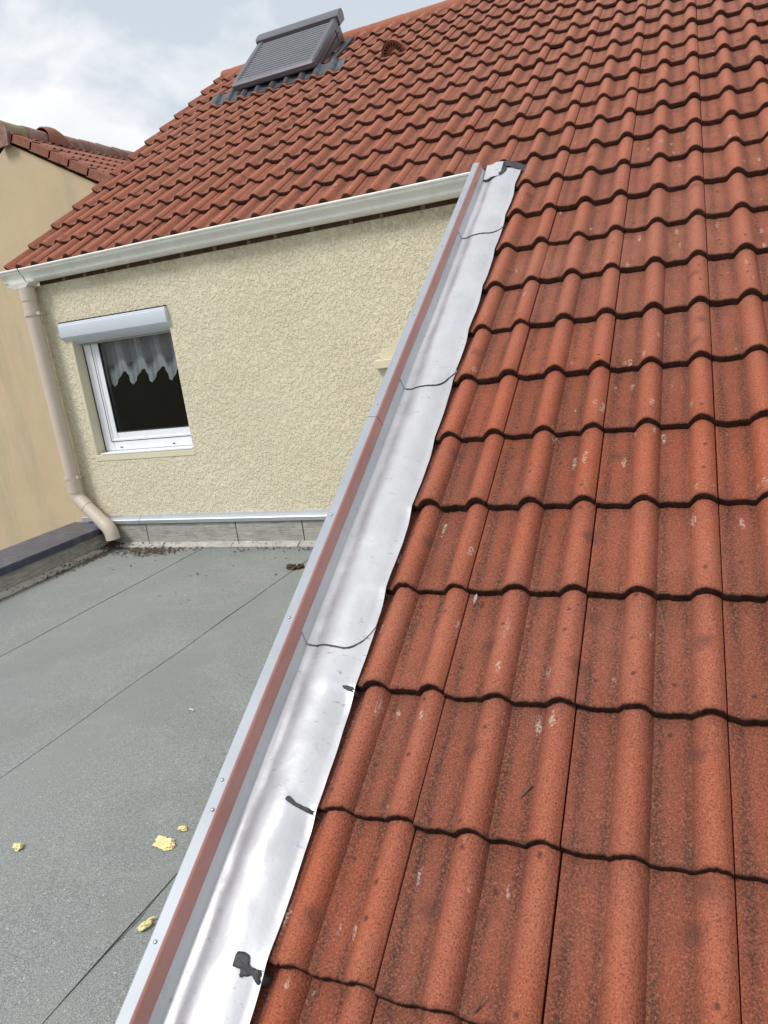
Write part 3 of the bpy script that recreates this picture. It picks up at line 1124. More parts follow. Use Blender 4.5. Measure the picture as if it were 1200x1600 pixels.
for xs in (RX0 + 0.035, RX1 - 0.035):
    m_ = MB().box(xs - 0.035, xs + 0.035, RV0 + 0.01, RV1 - 0.05, -0.058, 0.008, fn=RW, c=0.014)
    m_.build('side_rail', M_RW, rw)
MB().box(RX0 + 0.002, RX1 - 0.002, RV0 - 0.03, RV0 + 0.045, -0.062, 0.004, fn=RW, c=0.016).build('bottom_rail', M_RW, rw)
tb = [(RV1 - 0.09, -0.06), (RV1 - 0.09, 0.022), (RV1 - 0.08, 0.034), (RV1 - 0.02, 0.040), (RV1 + 0.04, 0.032), (RV1 + 0.065, 0.010), (RV1 + 0.07, -0.03), (RV1 + 0.05, -0.07)]
MB().extrude(tb, RX0 - 0.012, RX1 + 0.012, 1, fn=RW).build('shutter_box', M_RW, rw, 'auto')
sl = MB()
ns = 15
for q in range(ns):
    v0_ = RV0 + 0.045 + (RV1 - 0.09 - RV0 - 0.045) * q / ns
    v1_ = RV0 + 0.045 + (RV1 - 0.09 - RV0 - 0.045) * (q + 1) / ns - 0.006
    sl.add([RW(x_, v_, h_) for x_ in (RX0 + 0.068, RX1 - 0.068) for v_, h_ in ((v0_, -0.020), (v0_ + 0.004, -0.008), (v0_ + 0.5 * (v1_ - v0_), -0.003), (v1_ - 0.006, -0.010), (v1_, -0.030))],
           [(0, 1, 6, 5), (1, 2, 7, 6), (2, 3, 8, 7), (3, 4, 9, 8)])
so = sl.build('shutter_slats', M_RWS, rw, 'auto')
MB().box(RX0 + 0.066, RX1 - 0.066, RV0 + 0.045, RV1 - 0.09, -0.05, -0.0205, fn=RW).build('slat_backing', M_BLACK, rw)
# arm seam on the right side of the casing
MB().box(RX1 - 0.0205, RX1 - 0.017, RV0 + 0.06, RV1 - 0.10, -0.11, -0.10, fn=RW).build('seal', M_BLACK, rw)
MB().box(RX1 - 0.0205, RX1 - 0.017, RV1 - 0.17, RV1 - 0.158, -0.16, -0.06, fn=RW).build('seal', M_BLACK, rw)
# pleated apron dressed over the tiles below
ap_x0, ap_x1 = -3.56, -2.16


def apron(s, t):
    x_ = ap_x0 + (ap_x1 - ap_x0) * s
    u_ = x_ % TW
    pr = float(tile_profile(np.array([u_]))[0])
    v_ = 2.785 + t * 0.165 + 0.006 * math.sin(s * 60)
    fall = -STEP * ((v_ % G) / G)
    hh = pr + fall * (1 - t) + 0.006 + 0.03 * t + (0.0015 * math.sin(x_ * 2 * math.pi / 0.014) * (1 - t))
    return (x_, v_, hh)


grid_sheet('apron_flashing', 400, 6, apron, 0.002, M_APRON, rw)
MB().box(RX0 - 0.07, RX0 - 0.0, RV0 - 0.02, RV1, -0.04, 0.018, fn=RP, c=0.004).build('side_flashing', M_APRON, rw)
MB().box(RX1 + 0.0, RX1 + 0.07, RV0 - 0.02, RV1, -0.04, 0.018, fn=RP, c=0.004).build('side_flashing', M_APRON, rw)

# ================================================================== metal flashing
fl = thing('edge_flashing', 'bright new sheet metal flashing running up the left edge of the lower tiled slope', 'flashing', RP(-0.33, -1.9, 0.0))
CXL, CXR = -0.452, -0.420          # trim top
XC = -0.398                        # crease


def sheet_h(x, v, lift=0.0):
    """surface of the dressed sheet over the tiles, ending at the raised edge"""
    k = v / G
    fr_ = k - math.floor(k)
    tilef = -STEP * fr_
    # soft ramp just above each nose
    if fr_ > 0.72: tilef += STEP * ((fr_ - 0.72) / 0.28) ** 2 * 1.0
    xx = (x - XC) / (-0.225 - XC)
    if x < XC:
        hh = 0.012 + (XC - x) / 0.014 * 0.025
    else:
        crown = 0.014 * math.sin(min(1, max(0, xx)) * math.pi) ** 1.2
        w = max(0, min(1, (xx - 0.35) / 0.55))
        hh = 0.010 + crown + (0.6 * tilef - 0.002) * w * w
        hh += 0.0035 * math.exp(-((x - XC - 0.004) / 0.006) ** 2)
        hh -= 0.0035 * math.exp(-((x - XC - 0.030) / 0.014) ** 2)
    dent = noise.noise(Vector((x * 9, v * 5.5, 1.7))) * 0.0055 + noise.noise(Vector((x * 22, v * 17, 5.1))) * 0.0022
    dent *= max(0, min(1, (x - XC) / 0.03))
    return hh + dent + lift


def make_sheet(v_top, v_bot, i, round_=True):
    lift = 0.0035 if round_ else 0.0
    def fn(s, t):
        # t 0 bottom, 1 top ; rounded bottom corners
        xL, xR = -0.417, -0.225
        x_ = xL + (xR - xL) * s ** 0.9
        k = (v_bot + (v_top - v_bot) * t) / G
        edge = 0.0012 * math.sin(k * 2 * math.pi - 0.6) + 0.003 * noise.noise(Vector((k * 0.9, i, 0)))
        x_ += edge * s ** 4
        cut = 0.0
        if round_:
            cut = 0.075 * max(0, (s - 0.62) / 0.38) ** 2.4 + 0.035 * max(0, (0.10 - s) / 0.10) ** 1.5 + 0.004 * math.sin(s * 5 + i)
        v_ = v_bot + cut + (v_top - v_bot - cut) * t
        lf = lift * (1 - min(1, (v_ - v_bot) / 0.6))
        if x_ < XC - 0.002:
            pass
        return (x_, v_, sheet_h(x_, v_, 0.0) + lf + 0.0006 * i)
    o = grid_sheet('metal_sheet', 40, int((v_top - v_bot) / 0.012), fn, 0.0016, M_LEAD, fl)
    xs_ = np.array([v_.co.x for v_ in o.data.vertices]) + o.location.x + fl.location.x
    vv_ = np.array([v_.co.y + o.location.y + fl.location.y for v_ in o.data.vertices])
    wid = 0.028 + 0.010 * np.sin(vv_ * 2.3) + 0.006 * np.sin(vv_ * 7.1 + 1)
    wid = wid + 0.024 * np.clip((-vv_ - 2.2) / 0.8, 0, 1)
    attr(o, 'crease_shade', np.clip(1 - np.abs(xs_ - (XC + 0.034)) / wid, 0, 1) ** 0.7)  # mask of the painted dark band along the crease
    return o


LAPS = [-0.105, -2.56 * G, -6.12 * G, -9.66 * G, -13.2 * G]
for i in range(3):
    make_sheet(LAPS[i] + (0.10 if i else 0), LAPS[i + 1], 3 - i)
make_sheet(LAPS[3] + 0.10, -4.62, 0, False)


# dark strip painting in the shadow under each lapped sheet edge
def lap_line(vb, i):
    m_ = MB()
    top, bot = [], []
    n_ = 60
    for q in range(n_ + 1):
        s = q / n_
        x_ = -0.4125 + (0.1875) * s ** 0.9
        cut = 0.075 * max(0, (s - 0.62) / 0.38) ** 2.4 + 0.035 * max(0, (0.10 - s) / 0.10) ** 1.5 + 0.004 * math.sin(s * 5 + i)
        v_ = vb + cut
        wv_ = 0.0035 + 0.0022 * noise.noise(Vector((q * 0.35, i * 5, 0))) + 0.003 * max(0, 1 - s * 8)
        if s > 0.9: wv_ *= 0.6
        h_ = sheet_h(x_, v_ - 0.003) + 0.0018
        top.append(RP(x_, v_ + 0.006, h_ + 0.0004))
        bot.append(RP(x_, v_ - wv_, h_ - 0.0005))
    n1_ = n_ + 1
    m_.add(top + bot, [(q, q + 1, n1_ + q + 1, n1_ + q) for q in range(n_)])
    m_.build('shade_mastic_line', M_SEAL_SHADE, fl)


for i in (1, 2, 3):
    lap_line(LAPS[i], 3 - i + 1)

# folded tab with black edges at the very top
def tab(s, t):
    x_ = -0.400 + 0.085 * s
    cut = 0.03 * max(0, abs(s - 0.5) * 2 - 0.55) ** 1.2
    v_ = -0.205 + cut + (0.150 - cut) * t
    return (x_, v_, sheet_h(-0.395 + 0.085 * s, v_) + 0.009 + 0.010 * t + 0.004 * math.sin(s * 5))


grid_sheet('folded_tab', 16, 14, tab, 0.0018, M_LEAD, fl)


def tab2(s, t):
    p = tab(s, t)
    return (-0.3575 + (p[0] + 0.3575) * 1.12, -0.130 + (p[1] + 0.130) * 1.12 , p[2] - 0.0055)


grid_sheet('shade_mastic_line', 16, 14, tab2, 0.0025, M_SEAL_SHADE, fl)


def blob(name, outline, hfun, th, mat, parent, seed=0, rough=0.0015):
    """flat irregular smear in roof coordinates from an (x, v) outline"""
    cx_ = sum(p[0] for p in outline) / len(outline)
    cv_ = sum(p[1] for p in outline) / len(outline)
    P_ = []
    n_ = len(outline)
    dense = []
    for q in range(n_):
        a, b = outline[q], outline[(q + 1) % n_]
        for e in range(4):
            t = e / 4
            p0_, p3_ = outline[q - 1], outline[(q + 2) % n_]
            cr_ = lambda A, B, C_, D: 0.5 * (2 * B + (C_ - A) * t + (2 * A - 5 * B + 4 * C_ - D) * t * t + (3 * B - A - 3 * C_ + D) * t ** 3)
            dense.append((cr_(p0_[0], a[0], b[0], p3_[0]) + random.gauss(0, rough * 0.35), cr_(p0_[1], a[1], b[1], p3_[1]) + random.gauss(0, rough * 0.35)))
    nd = len(dense)
    V, F = [], []
    for ri, rr in enumerate((1.0, 0.93, 0.7, 0.4)):
        for p in dense:
            x_, v_ = cx_ + (p[0] - cx_) * rr, cv_ + (p[1] - cv_) * rr
            V.append(RP(x_, v_, hfun(x_, v_) + (0 if ri == 0 else th * (0.75 + 0.5 * random.random()))))
    V.append(RP(cx_, cv_, hfun(cx_, cv_) + th))
    for ri in range(3):
        for q in range(nd):
            a, b = ri * nd + q, ri * nd + (q + 1) % nd
            F.append((a, b, b + nd, a + nd))
    for q in range(nd):
        F.append((3 * nd + q, 3 * nd + (q + 1) % nd, 4 * nd))
    return new_obj(name, V, F, mat, parent, True)


def on_sheet(x_, v_):
    if x_ > -0.226:
        k = v_ / G
        return -STEP * (k - math.floor(k)) + 0.003
    return sheet_h(x_, v_) + 0.0012


k12 = -12.05 * G
blob('mastic_smear', [(-0.288, k12 + 0.014), (-0.282, k12 + 0.022), (-0.262, k12 + 0.020), (-0.255, k12 + 0.004), (-0.240, k12 + 0.002), (-0.222, k12 + 0.0), (-0.220, k12 - 0.010),
                      (-0.232, k12 - 0.022), (-0.243, k12 - 0.010), (-0.258, k12 - 0.014), (-0.268, k12 - 0.018), (-0.272, k12 - 0.006), (-0.286, k12 - 0.004)],
     on_sheet, 0.0035, M_SEAL_SHADE, fl)
k11 = -11.02 * G
blob('mastic_smear', [(-0.297, k11 + 0.013), (-0.291, k11 + 0.018), (-0.281, k11 + 0.010), (-0.262, k11 + 0.006), (-0.24, k11 + 0.002), (-0.22, k11 - 0.003), (-0.222, k11 - 0.010),
                      (-0.245, k11 - 0.006), (-0.265, k11 - 0.002), (-0.284, k11 + 0.003), (-0.296, k11 + 0.008)], on_sheet, 0.0025, M_SEAL_SHADE, fl, rough=0.001)
k10 = -10.03 * G
blob('mastic_smear', [(-0.258, k10 + 0.004), (-0.248, k10 + 0.007), (-0.236, k10 + 0.006), (-0.222, k10 + 0.002), (-0.222, k10 - 0.008), (-0.238, k10 - 0.005), (-0.25, k10 - 0.002)],
     on_sheet, 0.0018, M_SEAL_SHADE, fl, rough=0.001)
k9 = -9.05 * G
blob('mastic_smear', [(-0.246, k9 + 0.004), (-0.232, k9 + 0.004), (-0.221, k9 - 0.002), (-0.224, k9 - 0.006), (-0.235, k9 - 0.001)], on_sheet, 0.0012, M_SEAL_SHADE, fl, rough=0.0006)
blob('mastic_smear', [(-0.36, -0.100), (-0.30, -0.085), (-0.235, -0.108), (-0.17, -0.150), (-0.15, -0.13), (-0.19, -0.07), (-0.25, -0.035), (-0.36, -0.03)],
     lambda a, b: (on_sheet(a, b) if a < -0.226 else -0.008) + 0.001, 0.003, M_SEAL_SHADE, fl)
blob('mastic_smear', [(-0.315, -0.20), (-0.300, -0.175), (-0.290, -0.12), (-0.305, -0.10), (-0.325, -0.12), (-0.325, -0.17)],
     lambda a, b: on_sheet(a, b) + 0.002, 0.004, M_SEAL_SHADE, fl)


# folded edge trim, two lengths; the inner face stands up off the sheet
def trim(v0, v1, dh=0.0):
    prof_ = [(CXR + 0.007, 0.022), (CXR + 0.0005, 0.074), (CXR - 0.002, 0.078), (CXL + 0.003, 0.081), (CXL, 0.079), (CXL - 0.004, -0.04), (CXL - 0.002, -0.04),
             (CXL + 0.003, 0.0765), (CXR - 0.003, 0.074), (CXR + 0.004, 0.022)]
    nseg = max(2, int(abs(v1 - v0) / 0.08))
    V, F = [], []
    n_ = len(prof_)
    for q in range(nseg + 1):
        v_ = v0 + (v1 - v0) * q / nseg
        w_ = noise.noise(Vector((v_ * 1.3, 2.2, dh * 100))) * 0.0022
        for px_, ph_ in prof_:
            V.append(RP(px_ + w_, v_, ph_ + dh))
    for q in range(nseg):
        for e in range(n_):
            a, b = q * n_ + e, q * n_ + (e + 1) % n_
            F.append((a, b, b + n_, a + n_))
    F += [tuple(range(n_ - 1, -1, -1)), tuple(range(nseg * n_, nseg * n_ + n_))]
    m_ = MB().add(V, F)
    return m_.build('edge_trim', M_CAP, fl, 'auto')


M_FACE = simple('dull red painted trim face', (0.42, 0.195, 0.165), 0.36, var=0.10, vscale=5, spec=0.9, dirt=(9, 0.35, (0.42, 0.30, 0.29)))


def face(v0, v1):
    nseg = max(2, int(abs(v1 - v0) / 0.08))
    V, F = [], []
    pf = [(CXR + 0.0082, 0.020), (CXR + 0.0085, 0.034), (CXR + 0.0080, 0.048), (CXR + 0.0062, 0.061), (CXR + 0.0034, 0.0715), (CXR + 0.0005, 0.0775), (CXR - 0.0016, 0.0787), (CXR - 0.003, 0.0765), (CXR - 0.0005, 0.0725), (CXR + 0.005, 0.020)]
    n_ = len(pf)
    for q in range(nseg + 1):
        v_ = v0 + (v1 - v0) * q / nseg
        w_ = noise.noise(Vector((v_ * 1.3, 2.2, 0))) * 0.0022
        for px_, ph_ in pf: V.append(RP(px_ + w_, v_, ph_ + 0.0012))
    for q in range(nseg):
        for e in range(n_):
            a, b = q * n_ + e, q * n_ + (e + 1) % n_
            F.append((a, a + n_, b + n_, b))
    F += [tuple(range(n_ - 1, -1, -1)), tuple(range(nseg * n_, nseg * n_ + n_))]
    return MB().add(V, F).build('painted_face', M_FACE, fl, 'auto')


VJ = -6.85 * G
face(VJ + 0.0016, -0.116)
face(-4.66, VJ - 0.0016)
trim(VJ + 0.0012, -0.115, 0.0)
trim(-4.66, VJ - 0.0012, 0.0)
trim(VJ - 0.01, VJ + 0.01, -0.0022).data.materials[0] = M_BLACK

scr = None
for q, (sx_, sv_) in enumerate([(-0.4365, -3.338), (-0.4300, -3.405), (-0.437, -3.668), (-0.436, -2.895), (-0.437, -2.527), (-0.437, -2.016), (-0.436, -1.480), (-0.436, -0.95)]):
    rr_ = 0.0042 if q != 1 else 0.003
    if scr is None:
        m_ = MB()
        ring = []
        for lv, (r_, h_) in enumerate(((1.0, 0.0), (0.95, 0.35), (0.6, 0.62))):
            ring += [RP(0.0042 * r_ * math.cos(a), 0.0042 * 1.0 * r_ * math.sin(a), 0.0042 * h_) for a in np.linspace(0, 2 * math.pi, 17)[:-1]]
        m_.add(ring, [(lv * 16 + a, lv * 16 + (a + 1) % 16, lv * 16 + 16 + (a + 1) % 16, lv * 16 + 16 + a) for lv in (0, 1) for a in range(16)] + [tuple(range(32, 48))])
        scr = new_obj('screw', m_.v, m_.f, simple('screw head', (0.42, 0.44, 0.48), 0.35, metal=0.8), fl, True, origin=(0, 0, 0))
        s_ = scr
    else:
        s_ = scr.copy()
        COL.objects.link(s_)
        s_.parent = fl
    s_.location = Vector(RP(sx_, sv_, 0.080)) - Vector(fl.location)

# ================================================================== flat roof extension
ext = thing('flat_roof_extension', 'flat roofed extension covered in grey mineral felt with a dark metal coping on its left', 'extension', (-2.0, -4.0, -5.0))
FZ = -2.040
body = MB()
body.box(-3.80, -0.445, -9.0, -0.001, -5.0, FZ - 0.03)
body.build('extension_body', M_STUCCO, ext)
# felt sheets with real laps
seams = [-3.50, -2.625, -1.668, -0.735, -0.442]
for q in range(4):
    xa, xb = seams[q] - (0.10 if q else 0), seams[q + 1]
    nx_, ny_ = 8, 120
    V, F = [], []
    for layer in (0, 1):
        for jy in range(ny_ + 1):
            yy = -8.9 + (8.9 - 0.012) * jy / ny_
            for ix in range(nx_ + 1):
                s = ix / nx_
                wx = 0.006 * noise.noise(Vector((yy * 2.3, q * 7, 0))) + 0.003 * noise.noise(Vector((yy * 11, q * 7, 2)))
                bump_ = 0
                if q == 2 and s > 0.9: bump_ = 0.003 * math.exp(-((yy + 3.05) / 0.10) ** 2) + 0.002 * max(0, noise.noise(Vector((yy * 4, 3, 3))))
                elif s > 0.9: bump_ = 0.002 * max(0, noise.noise(Vector((yy * 3, q, 3))))
                z = FZ + (0.0030 if q < 0 else 0.0030 * (1 if q > 1 else min(1, max(0.35, 1 + (yy + 1.2) * 0.5)))) * s + bump_ - layer * 0.0022
                if q < 3: z += 0.0
                V.append((xa + (xb - xa) * s + (wx if ix == nx_ and q < 3 else 0), yy, z))
    w_ = nx_ + 1
    N = w_ * (ny_ + 1)
    for jy in range(ny_):
        for ix in range(nx_):
            a = jy * w_ + ix
            F.append((a, a + 1, a + w_ + 1, a + w_))
        a = jy * w_ + nx_
        F.append((a, N + a, N + a + w_, a + w_))
    new_obj('felt_sheet', V, F, M_FELT, ext, False)
# bitumen bleed at the laps
for q in (1, 2, 3):
    V, F = [], []
    ny_ = 500
    for jy in range(ny_ + 1):
        yy = -8.9 + (8.9 - 0.02) * jy / ny_
        wx = 0.006 * noise.noise(Vector((yy * 2.3, (q - 1) * 7, 0))) + 0.003 * noise.noise(Vector((yy * 11, (q - 1) * 7, 2)))
        ww = 0.0006 + 0.0030 * max(0, noise.noise(Vector((yy * 5, q * 3, 9)))) + 0.0018 * noise.noise(Vector((yy * 40, q, 1))) - (0.0022 * max(0, -yy - 1.6) if q < 3 else 0)
        if q == 3: ww += 0.012 * math.exp(-((yy + 2.98) / 0.06) ** 2) * (0.6 + noise.noise(Vector((yy * 60, 0, 1))))
        ww = max(0.0002, ww)
        V += [(seams[q] + wx - 0.001, yy, FZ + 0.0018), (seams[q] + wx + ww, yy, FZ + 0.0022)]
        if jy:
            a = 2 * jy
            F.append((a - 2, a - 1, a + 1, a))
    new_obj('felt_seam', V, F, M_DIRTSEAM, ext)
# upstand along the house wall, in lengths with black joints
xs = [-3.475, -3.130, -2.360, -1.84, -0.95, -0.45]
for q in range(len(xs) - 1):
    nn_ = 30
    V, F = [], []
    for ix in range(nn_ + 1):
        x_ = xs[q] + 0.004 + (xs[q + 1] - xs[q] - 0.008) * ix / nn_
        yb = -0.022 - 0.003 * noise.noise(Vector((x_ * 6, 0, 0)))
        for y_, z_ in ((0.0, -1.845), (yb + .004, -1.848), (yb, -1.90), (yb - 0.001, -2.00), (yb - 0.002, -2.034), (0.0, -2.034)):
            V.append((x_, y_, z_))
    for ix in range(nn_):
        for e in range(5):
            a = ix * 6 + e
            F.append((a, a + 1, a + 7, a + 6))
    F += [tuple(range(6)), tuple(range(nn_ * 6 + 5, nn_ * 6 - 1, -1))]
    o = new_obj('felt_upstand', V, F, M_CURB, ext)
    bm_fix(o)
MB().box(-3.478, -0.452, -0.013, -0.0006, -2.03, -1.847).build('joint_filler', M_BLACK, ext)


def foot_strip(x0, x1, yfn, z0, name='foot_strip', swap=False, seed=0):
    """pale folded strip: slopes from the upstand down to the felt"""
    V, F = [], []
    nn_ = 40
    for i_ in range(nn_ + 1):
        x_ = x0 + (x1 - x0) * i_ / nn_
        w_ = 0.004 * noise.noise(Vector((x_ * 7, seed, 0))) + 0.002 * noise.noise(Vector((x_ * 31, seed, 0)))
        top_z = z0 + 0.034 + 0.003 * noise.noise(Vector((x_ * 20, seed, 4)))
        for d_, z_ in ((0.024, top_z), (0.030, top_z - 0.004), (0.068 + w_, z0 + 0.0125), (0.070 + w_, z0 + 0.004)):
            p = (x_, -d_, z_)
            if swap: p = (-3.485 + d_ - 0.012, x_, z_)
            V.append(p)
    for i_ in range(nn_):
        for e in range(3):
            a = i_ * 4 + e
            F.append((a, a + 1, a + 5, a + 4))
    return new_obj(name, V, F, M_STRIP, ext)


for q, (a_, b_) in enumerate(((-3.42, -2.99), (-2.985, -2.40), (-2.395, -1.875), (-1.868, -0.99), (-0.985, -0.46))):
    foot_strip(a_, b_, None, FZ, seed=q)
for q, (a_, b_) in enumerate(((-5.4, -3.0), (-2.995, -0.79), (-0.785, -0.10))):
    foot_strip(a_, b_, None, FZ, swap=True, seed=q + 9)

# parapet on the left with coping
pa = MB().box(-3.80, -3.490, -9.0, -0.0015, FZ - 0.03, -1.884)
pa.build('parapet', M_MORTAR, ext)
for a_, b_ in ((-8.9, -3.0), (-2.993, -1.052), (-1.045, -0.002)):
    V, F = [], []
    nn_ = 30
    for i_ in range(nn_ + 1):
        y_ = a_ + (b_ - a_) * i_ / nn_
        xb = -3.480 + 0.003 * noise.noise(Vector((y_ * 5, 1, 0)))
        for x_, z_ in ((-3.489, -1.885), (xb - .002, -1.90), (xb, -1.96), (xb + 0.001, -2.02), (xb, -2.034), (-3.489, -2.034)):
            V.append((x_, y_, z_))
    for i_ in range(nn_):
        for e in range(5):
            a = i_ * 6 + e
            F.append((a, a + 1, a + 7, a + 6))
    F += [tuple(range(6)), tuple(range(nn_ * 6 + 5, nn_ * 6 - 1, -1))]
    o = new_obj('felt_upstand', V, F, M_CURB, ext)
    bm_fix(o)
cp = [(-3.835, -1.852), (-3.835, -1.905), (-3.831, -1.905), (-3.831, -1.884), (-3.462, -1.884), (-3.462, -1.908), (-3.457, -1.908), (-3.455, -1.866), (-3.459, -1.860), (-3.83, -1.848)]
for a_, b_ in ((-9.0, -2.403), (-2.40, -0.30), (-0.297, -0.003)):
    m_ = MB()
    n_ = len(cp)
    V = [(p[0], y_, p[1]) for y_ in (a_, b_) for p in cp]
    m_.add(V, [(e, (e + 1) % n_, n_ + (e + 1) % n_, n_ + e) for e in range(n_)] + [tuple(range(n_)), tuple(range(2 * n_ - 1, n_ - 1, -1))])
    m_.build('coping', M_COPE, ext)
MB().box(-3.74, -3.50, -0.010, -0.0005, -1.847, -1.81, c=0.003).build('coping_upstand', M_TRIM, ext)

# ================================================================== neighbour's house
NY = 5.1
NXR, NZR = -8.86, 2.80            # ridge
NP = rad(29.5)
nb = thing('neighbour_house', 'ochre rendered neighbouring house with a gable end and dark red tiled roof', 'house', (-9.0, 9.0, -5.0))
w2 = 4.3
NCT, NST = math.cos(NP), math.sin(NP)
gw = MB()
eave_z = NZR - 0.16 - w2 * math.tan(NP)
gp = [(NXR - w2, -5.0), (NXR + w2, -5.0), (NXR + w2, eave_z), (NXR, NZR - 0.16), (NXR - w2, eave_z)]
gw.add([(p[0], NY, p[1]) for p in gp] + [(p[0], NY + 11, p[1]) for p in gp],
       [(4, 3, 2, 1, 0), (5, 6, 7, 8, 9), (0, 1, 6, 5), (1, 2, 7, 6), (4, 0, 5, 9), (2, 3, 8, 7), (3, 4, 9, 8)])
gw.build('gable_wall', M_OCHRE, nb)
SL = (w2 + 0.35) / NCT
NG = 0.365


def NPa(side):
    def f_(a):
        a = np.asarray(a, float)
        # a: x along the eave, v up from eave, h
        d = SL - a[:, 1]                # distance down from ridge
        X = NXR + side * (d * NCT + a[:, 2] * NST)
        Y = NY - 0.05 + (a[:, 0] if side > 0 else a[:, 0])
        Z = NZR - d * NST + a[:, 2] * NCT
        return np.stack([X, Y, Z], 1)
    return f_


nrows = range(0, int(SL / NG) + 1)
nroof = build_tiles('roof', range(0, 34), nrows, M_TILE_N, nb, NPa(1), gauge=NG, detail=False, seed=11)
bk_ = MB()
bk_.add([(NXR, NY - 0.05, NZR - 0.03), (NXR, NY + 10.4, NZR - 0.03), (NXR - 4.65, NY + 10.4, NZR - 0.03 - 4.65 * math.tan(NP)), (NXR - 4.65, NY - 0.05, NZR - 0.03 - 4.65 * math.tan(NP))], [(0, 1, 2, 3)])
bk_.build('back_roof', M_BRICK, nb)
# verge (rake) tiles, L shaped, stepping down the gable
for k in range(0, int(SL / NG) + 1):
    d0, d1 = SL - (k + 1) * NG - 0.03, SL - k * NG
    if d0 < 0: d0 = 0.02
    m_ = MB()
    def VP_(d, y, h):
        return (NXR + d * NCT + h * NST, y, NZR - d * NST + h * NCT)
    hA, hB = 0.034, 0.050
    V = []
    for d_, hh in ((d0, hA), (d1, hB)):
        for y_, h_ in ((NY - 0.070, hh - 0.125), (NY - 0.070, hh - 0.006), (NY - 0.064, hh), (NY + 0.09, hh), (NY + 0.09, hh - 0.02), (NY - 0.052, hh - 0.02), (NY - 0.052, hh - 0.125)):
            V.append(VP_(d_, y_, h_))
    m_.add(V, [(e, (e + 1) % 7, 7 + (e + 1) % 7, 7 + e) for e in range(7)] + [tuple(range(7)), tuple(range(13, 6, -1))])
    o = m_.build('verge_tile', M_TILE_N, nb)
    r_ = random.random()
    for kk, val in (('rnd', r_), ('hgt', 0.15), ('dirt', 0.3), ('edge', 0.0)):
        attr(o, kk, np.full(len(o.data.vertices), val))
yy = NY - 0.10
for k in range(24):
    dome = (k == 2)
    L_ = 0.44
    o = ridge_tile('ridge_tile', (NXR, yy, NZR - 0.01 + (0.02 if dome else 0)), (NXR, yy + L_, NZR - 0.01), 0.150 if not dome else 0.215, 0.135 if not dome else 0.20,
                   M_TILE_N if dome else M_RIDGE_N, nroof, 0.9 if k == 0 else (0.1 if k > 1 else 0.3), 0.010, seed=k + 40, dome=dome)
    yy += 0.40
# plug at the gable end of the ridge
m_ = MB()
m_.add([(NXR + 0.15 * math.cos(a), NY - 0.11, NZR - 0.01 + 0.15 * math.sin(a)) for a in np.linspace(-0.4, math.pi + 0.4, 15)] +
       [(NXR + 0.15 * math.cos(a), NY - 0.07, NZR - 0.01 + 0.15 * math.sin(a)) for a in np.linspace(-0.4, math.pi + 0.4, 15)] +
       [(NXR - 0.12, NY - 0.11, NZR - 0.22), (NXR + 0.12, NY - 0.11, NZR - 0.22), (NXR - 0.12, NY - 0.07, NZR - 0.22), (NXR + 0.12, NY - 0.07, NZR - 0.22)],
       [tuple(list(range(15)) + [30, 31])] + [(e, e + 1, e + 16, e + 15) for e in range(14)] + [(0, 15, 33, 31), (14, 30, 32, 29), (30, 31, 33, 32)])
o = m_.build('ridge_end', M_RIDGE_N, nroof)
attr(o, 'rnd', np.full(len(o.data.vertices), 0.2))

# ================================================================== small things lying about
def chunk(name, loc, size, mat, seed, flat=0.45, sub=3, amp=0.45, freq=1.6, rot=0.0, stretch=(1, 1)):
    import bmesh
    bm = bmesh.new()
    bmesh.ops.create_icosphere(bm, subdivisions=sub, radius=1)
    for v in bm.verts:
        p = v.co.copy()
        nz = noise.noise(p * freq + Vector((seed * 3.3, 0, 0))) + 0.5 * noise.noise(p * freq * 3 + Vector((0, seed, 0))) + 0.3 * noise.noise(p * freq * 7)
        q = p * (1 + amp * nz)
        q.z = max(q.z, -0.5) * flat
        q.x *= stretch[0]
        q.y *= stretch[1]
        v.co = Vector((q.x * math.cos(rot) - q.y * math.sin(rot), q.x * math.sin(rot) + q.y * math.cos(rot), q.z + 0.5 * flat)) * size
    me = bpy.data.meshes.new(name)
    bm.to_mesh(me)
    bm.free()
    me.materials.append(mat)
    o = bpy.data.objects.new(name, me)
    COL.objects.link(o)
    o.location = loc
    return o


FT = FZ + 0.0065
grp = 'yellow foam scraps on the felt'
o = chunk('foam_scrap', (-0.838, -2.722, FT - 0.002), 0.023, M_FOAM, 1, 0.30, 4, 0.8, 1.4, -0.15, (1.35, 0.8))
tag(o, 'largest yellow foam scrap, ragged, on the grey felt by the metal trim', 'foam scrap', grp)
o = chunk('foam_scrap', (-0.830, -2.655, FT - 0.001), 0.0095, M_FOAM, 5, 0.6, 3, 0.9, 1.6, 0.4, (1.2, 0.8))
tag(o, 'small orange tinged foam crumb just above the largest yellow scrap', 'foam scrap', grp)
o = chunk('foam_scrap', (-1.278, -2.838, FT - 0.002), 0.0125, M_FOAM, 8, 0.7, 3, 0.9, 1.5, 0.4)
tag(o, 'lone yellow foam crumb on the felt at the left side of the photo', 'foam scrap', grp)
o = chunk('foam_scrap', (-0.690, -2.984, FT + 0.002), 0.0105, M_FOAM, 12, 0.6, 3, 0.6, 1.5, 1.1, (1.5, 0.7))
tag(o, 'oblong yellow foam crumb between the felt seam and the metal trim', 'foam scrap', grp)
o = chunk('foam_scrap', (-0.690, -2.962, FT + 0.002), 0.006, M_FOAM, 15, 0.6, 3, 0.6, 1.5, 0.8, (1.6, 0.6))
tag(o, 'tiny yellow foam sliver touching the oblong crumb beside the trim', 'foam scrap', grp)

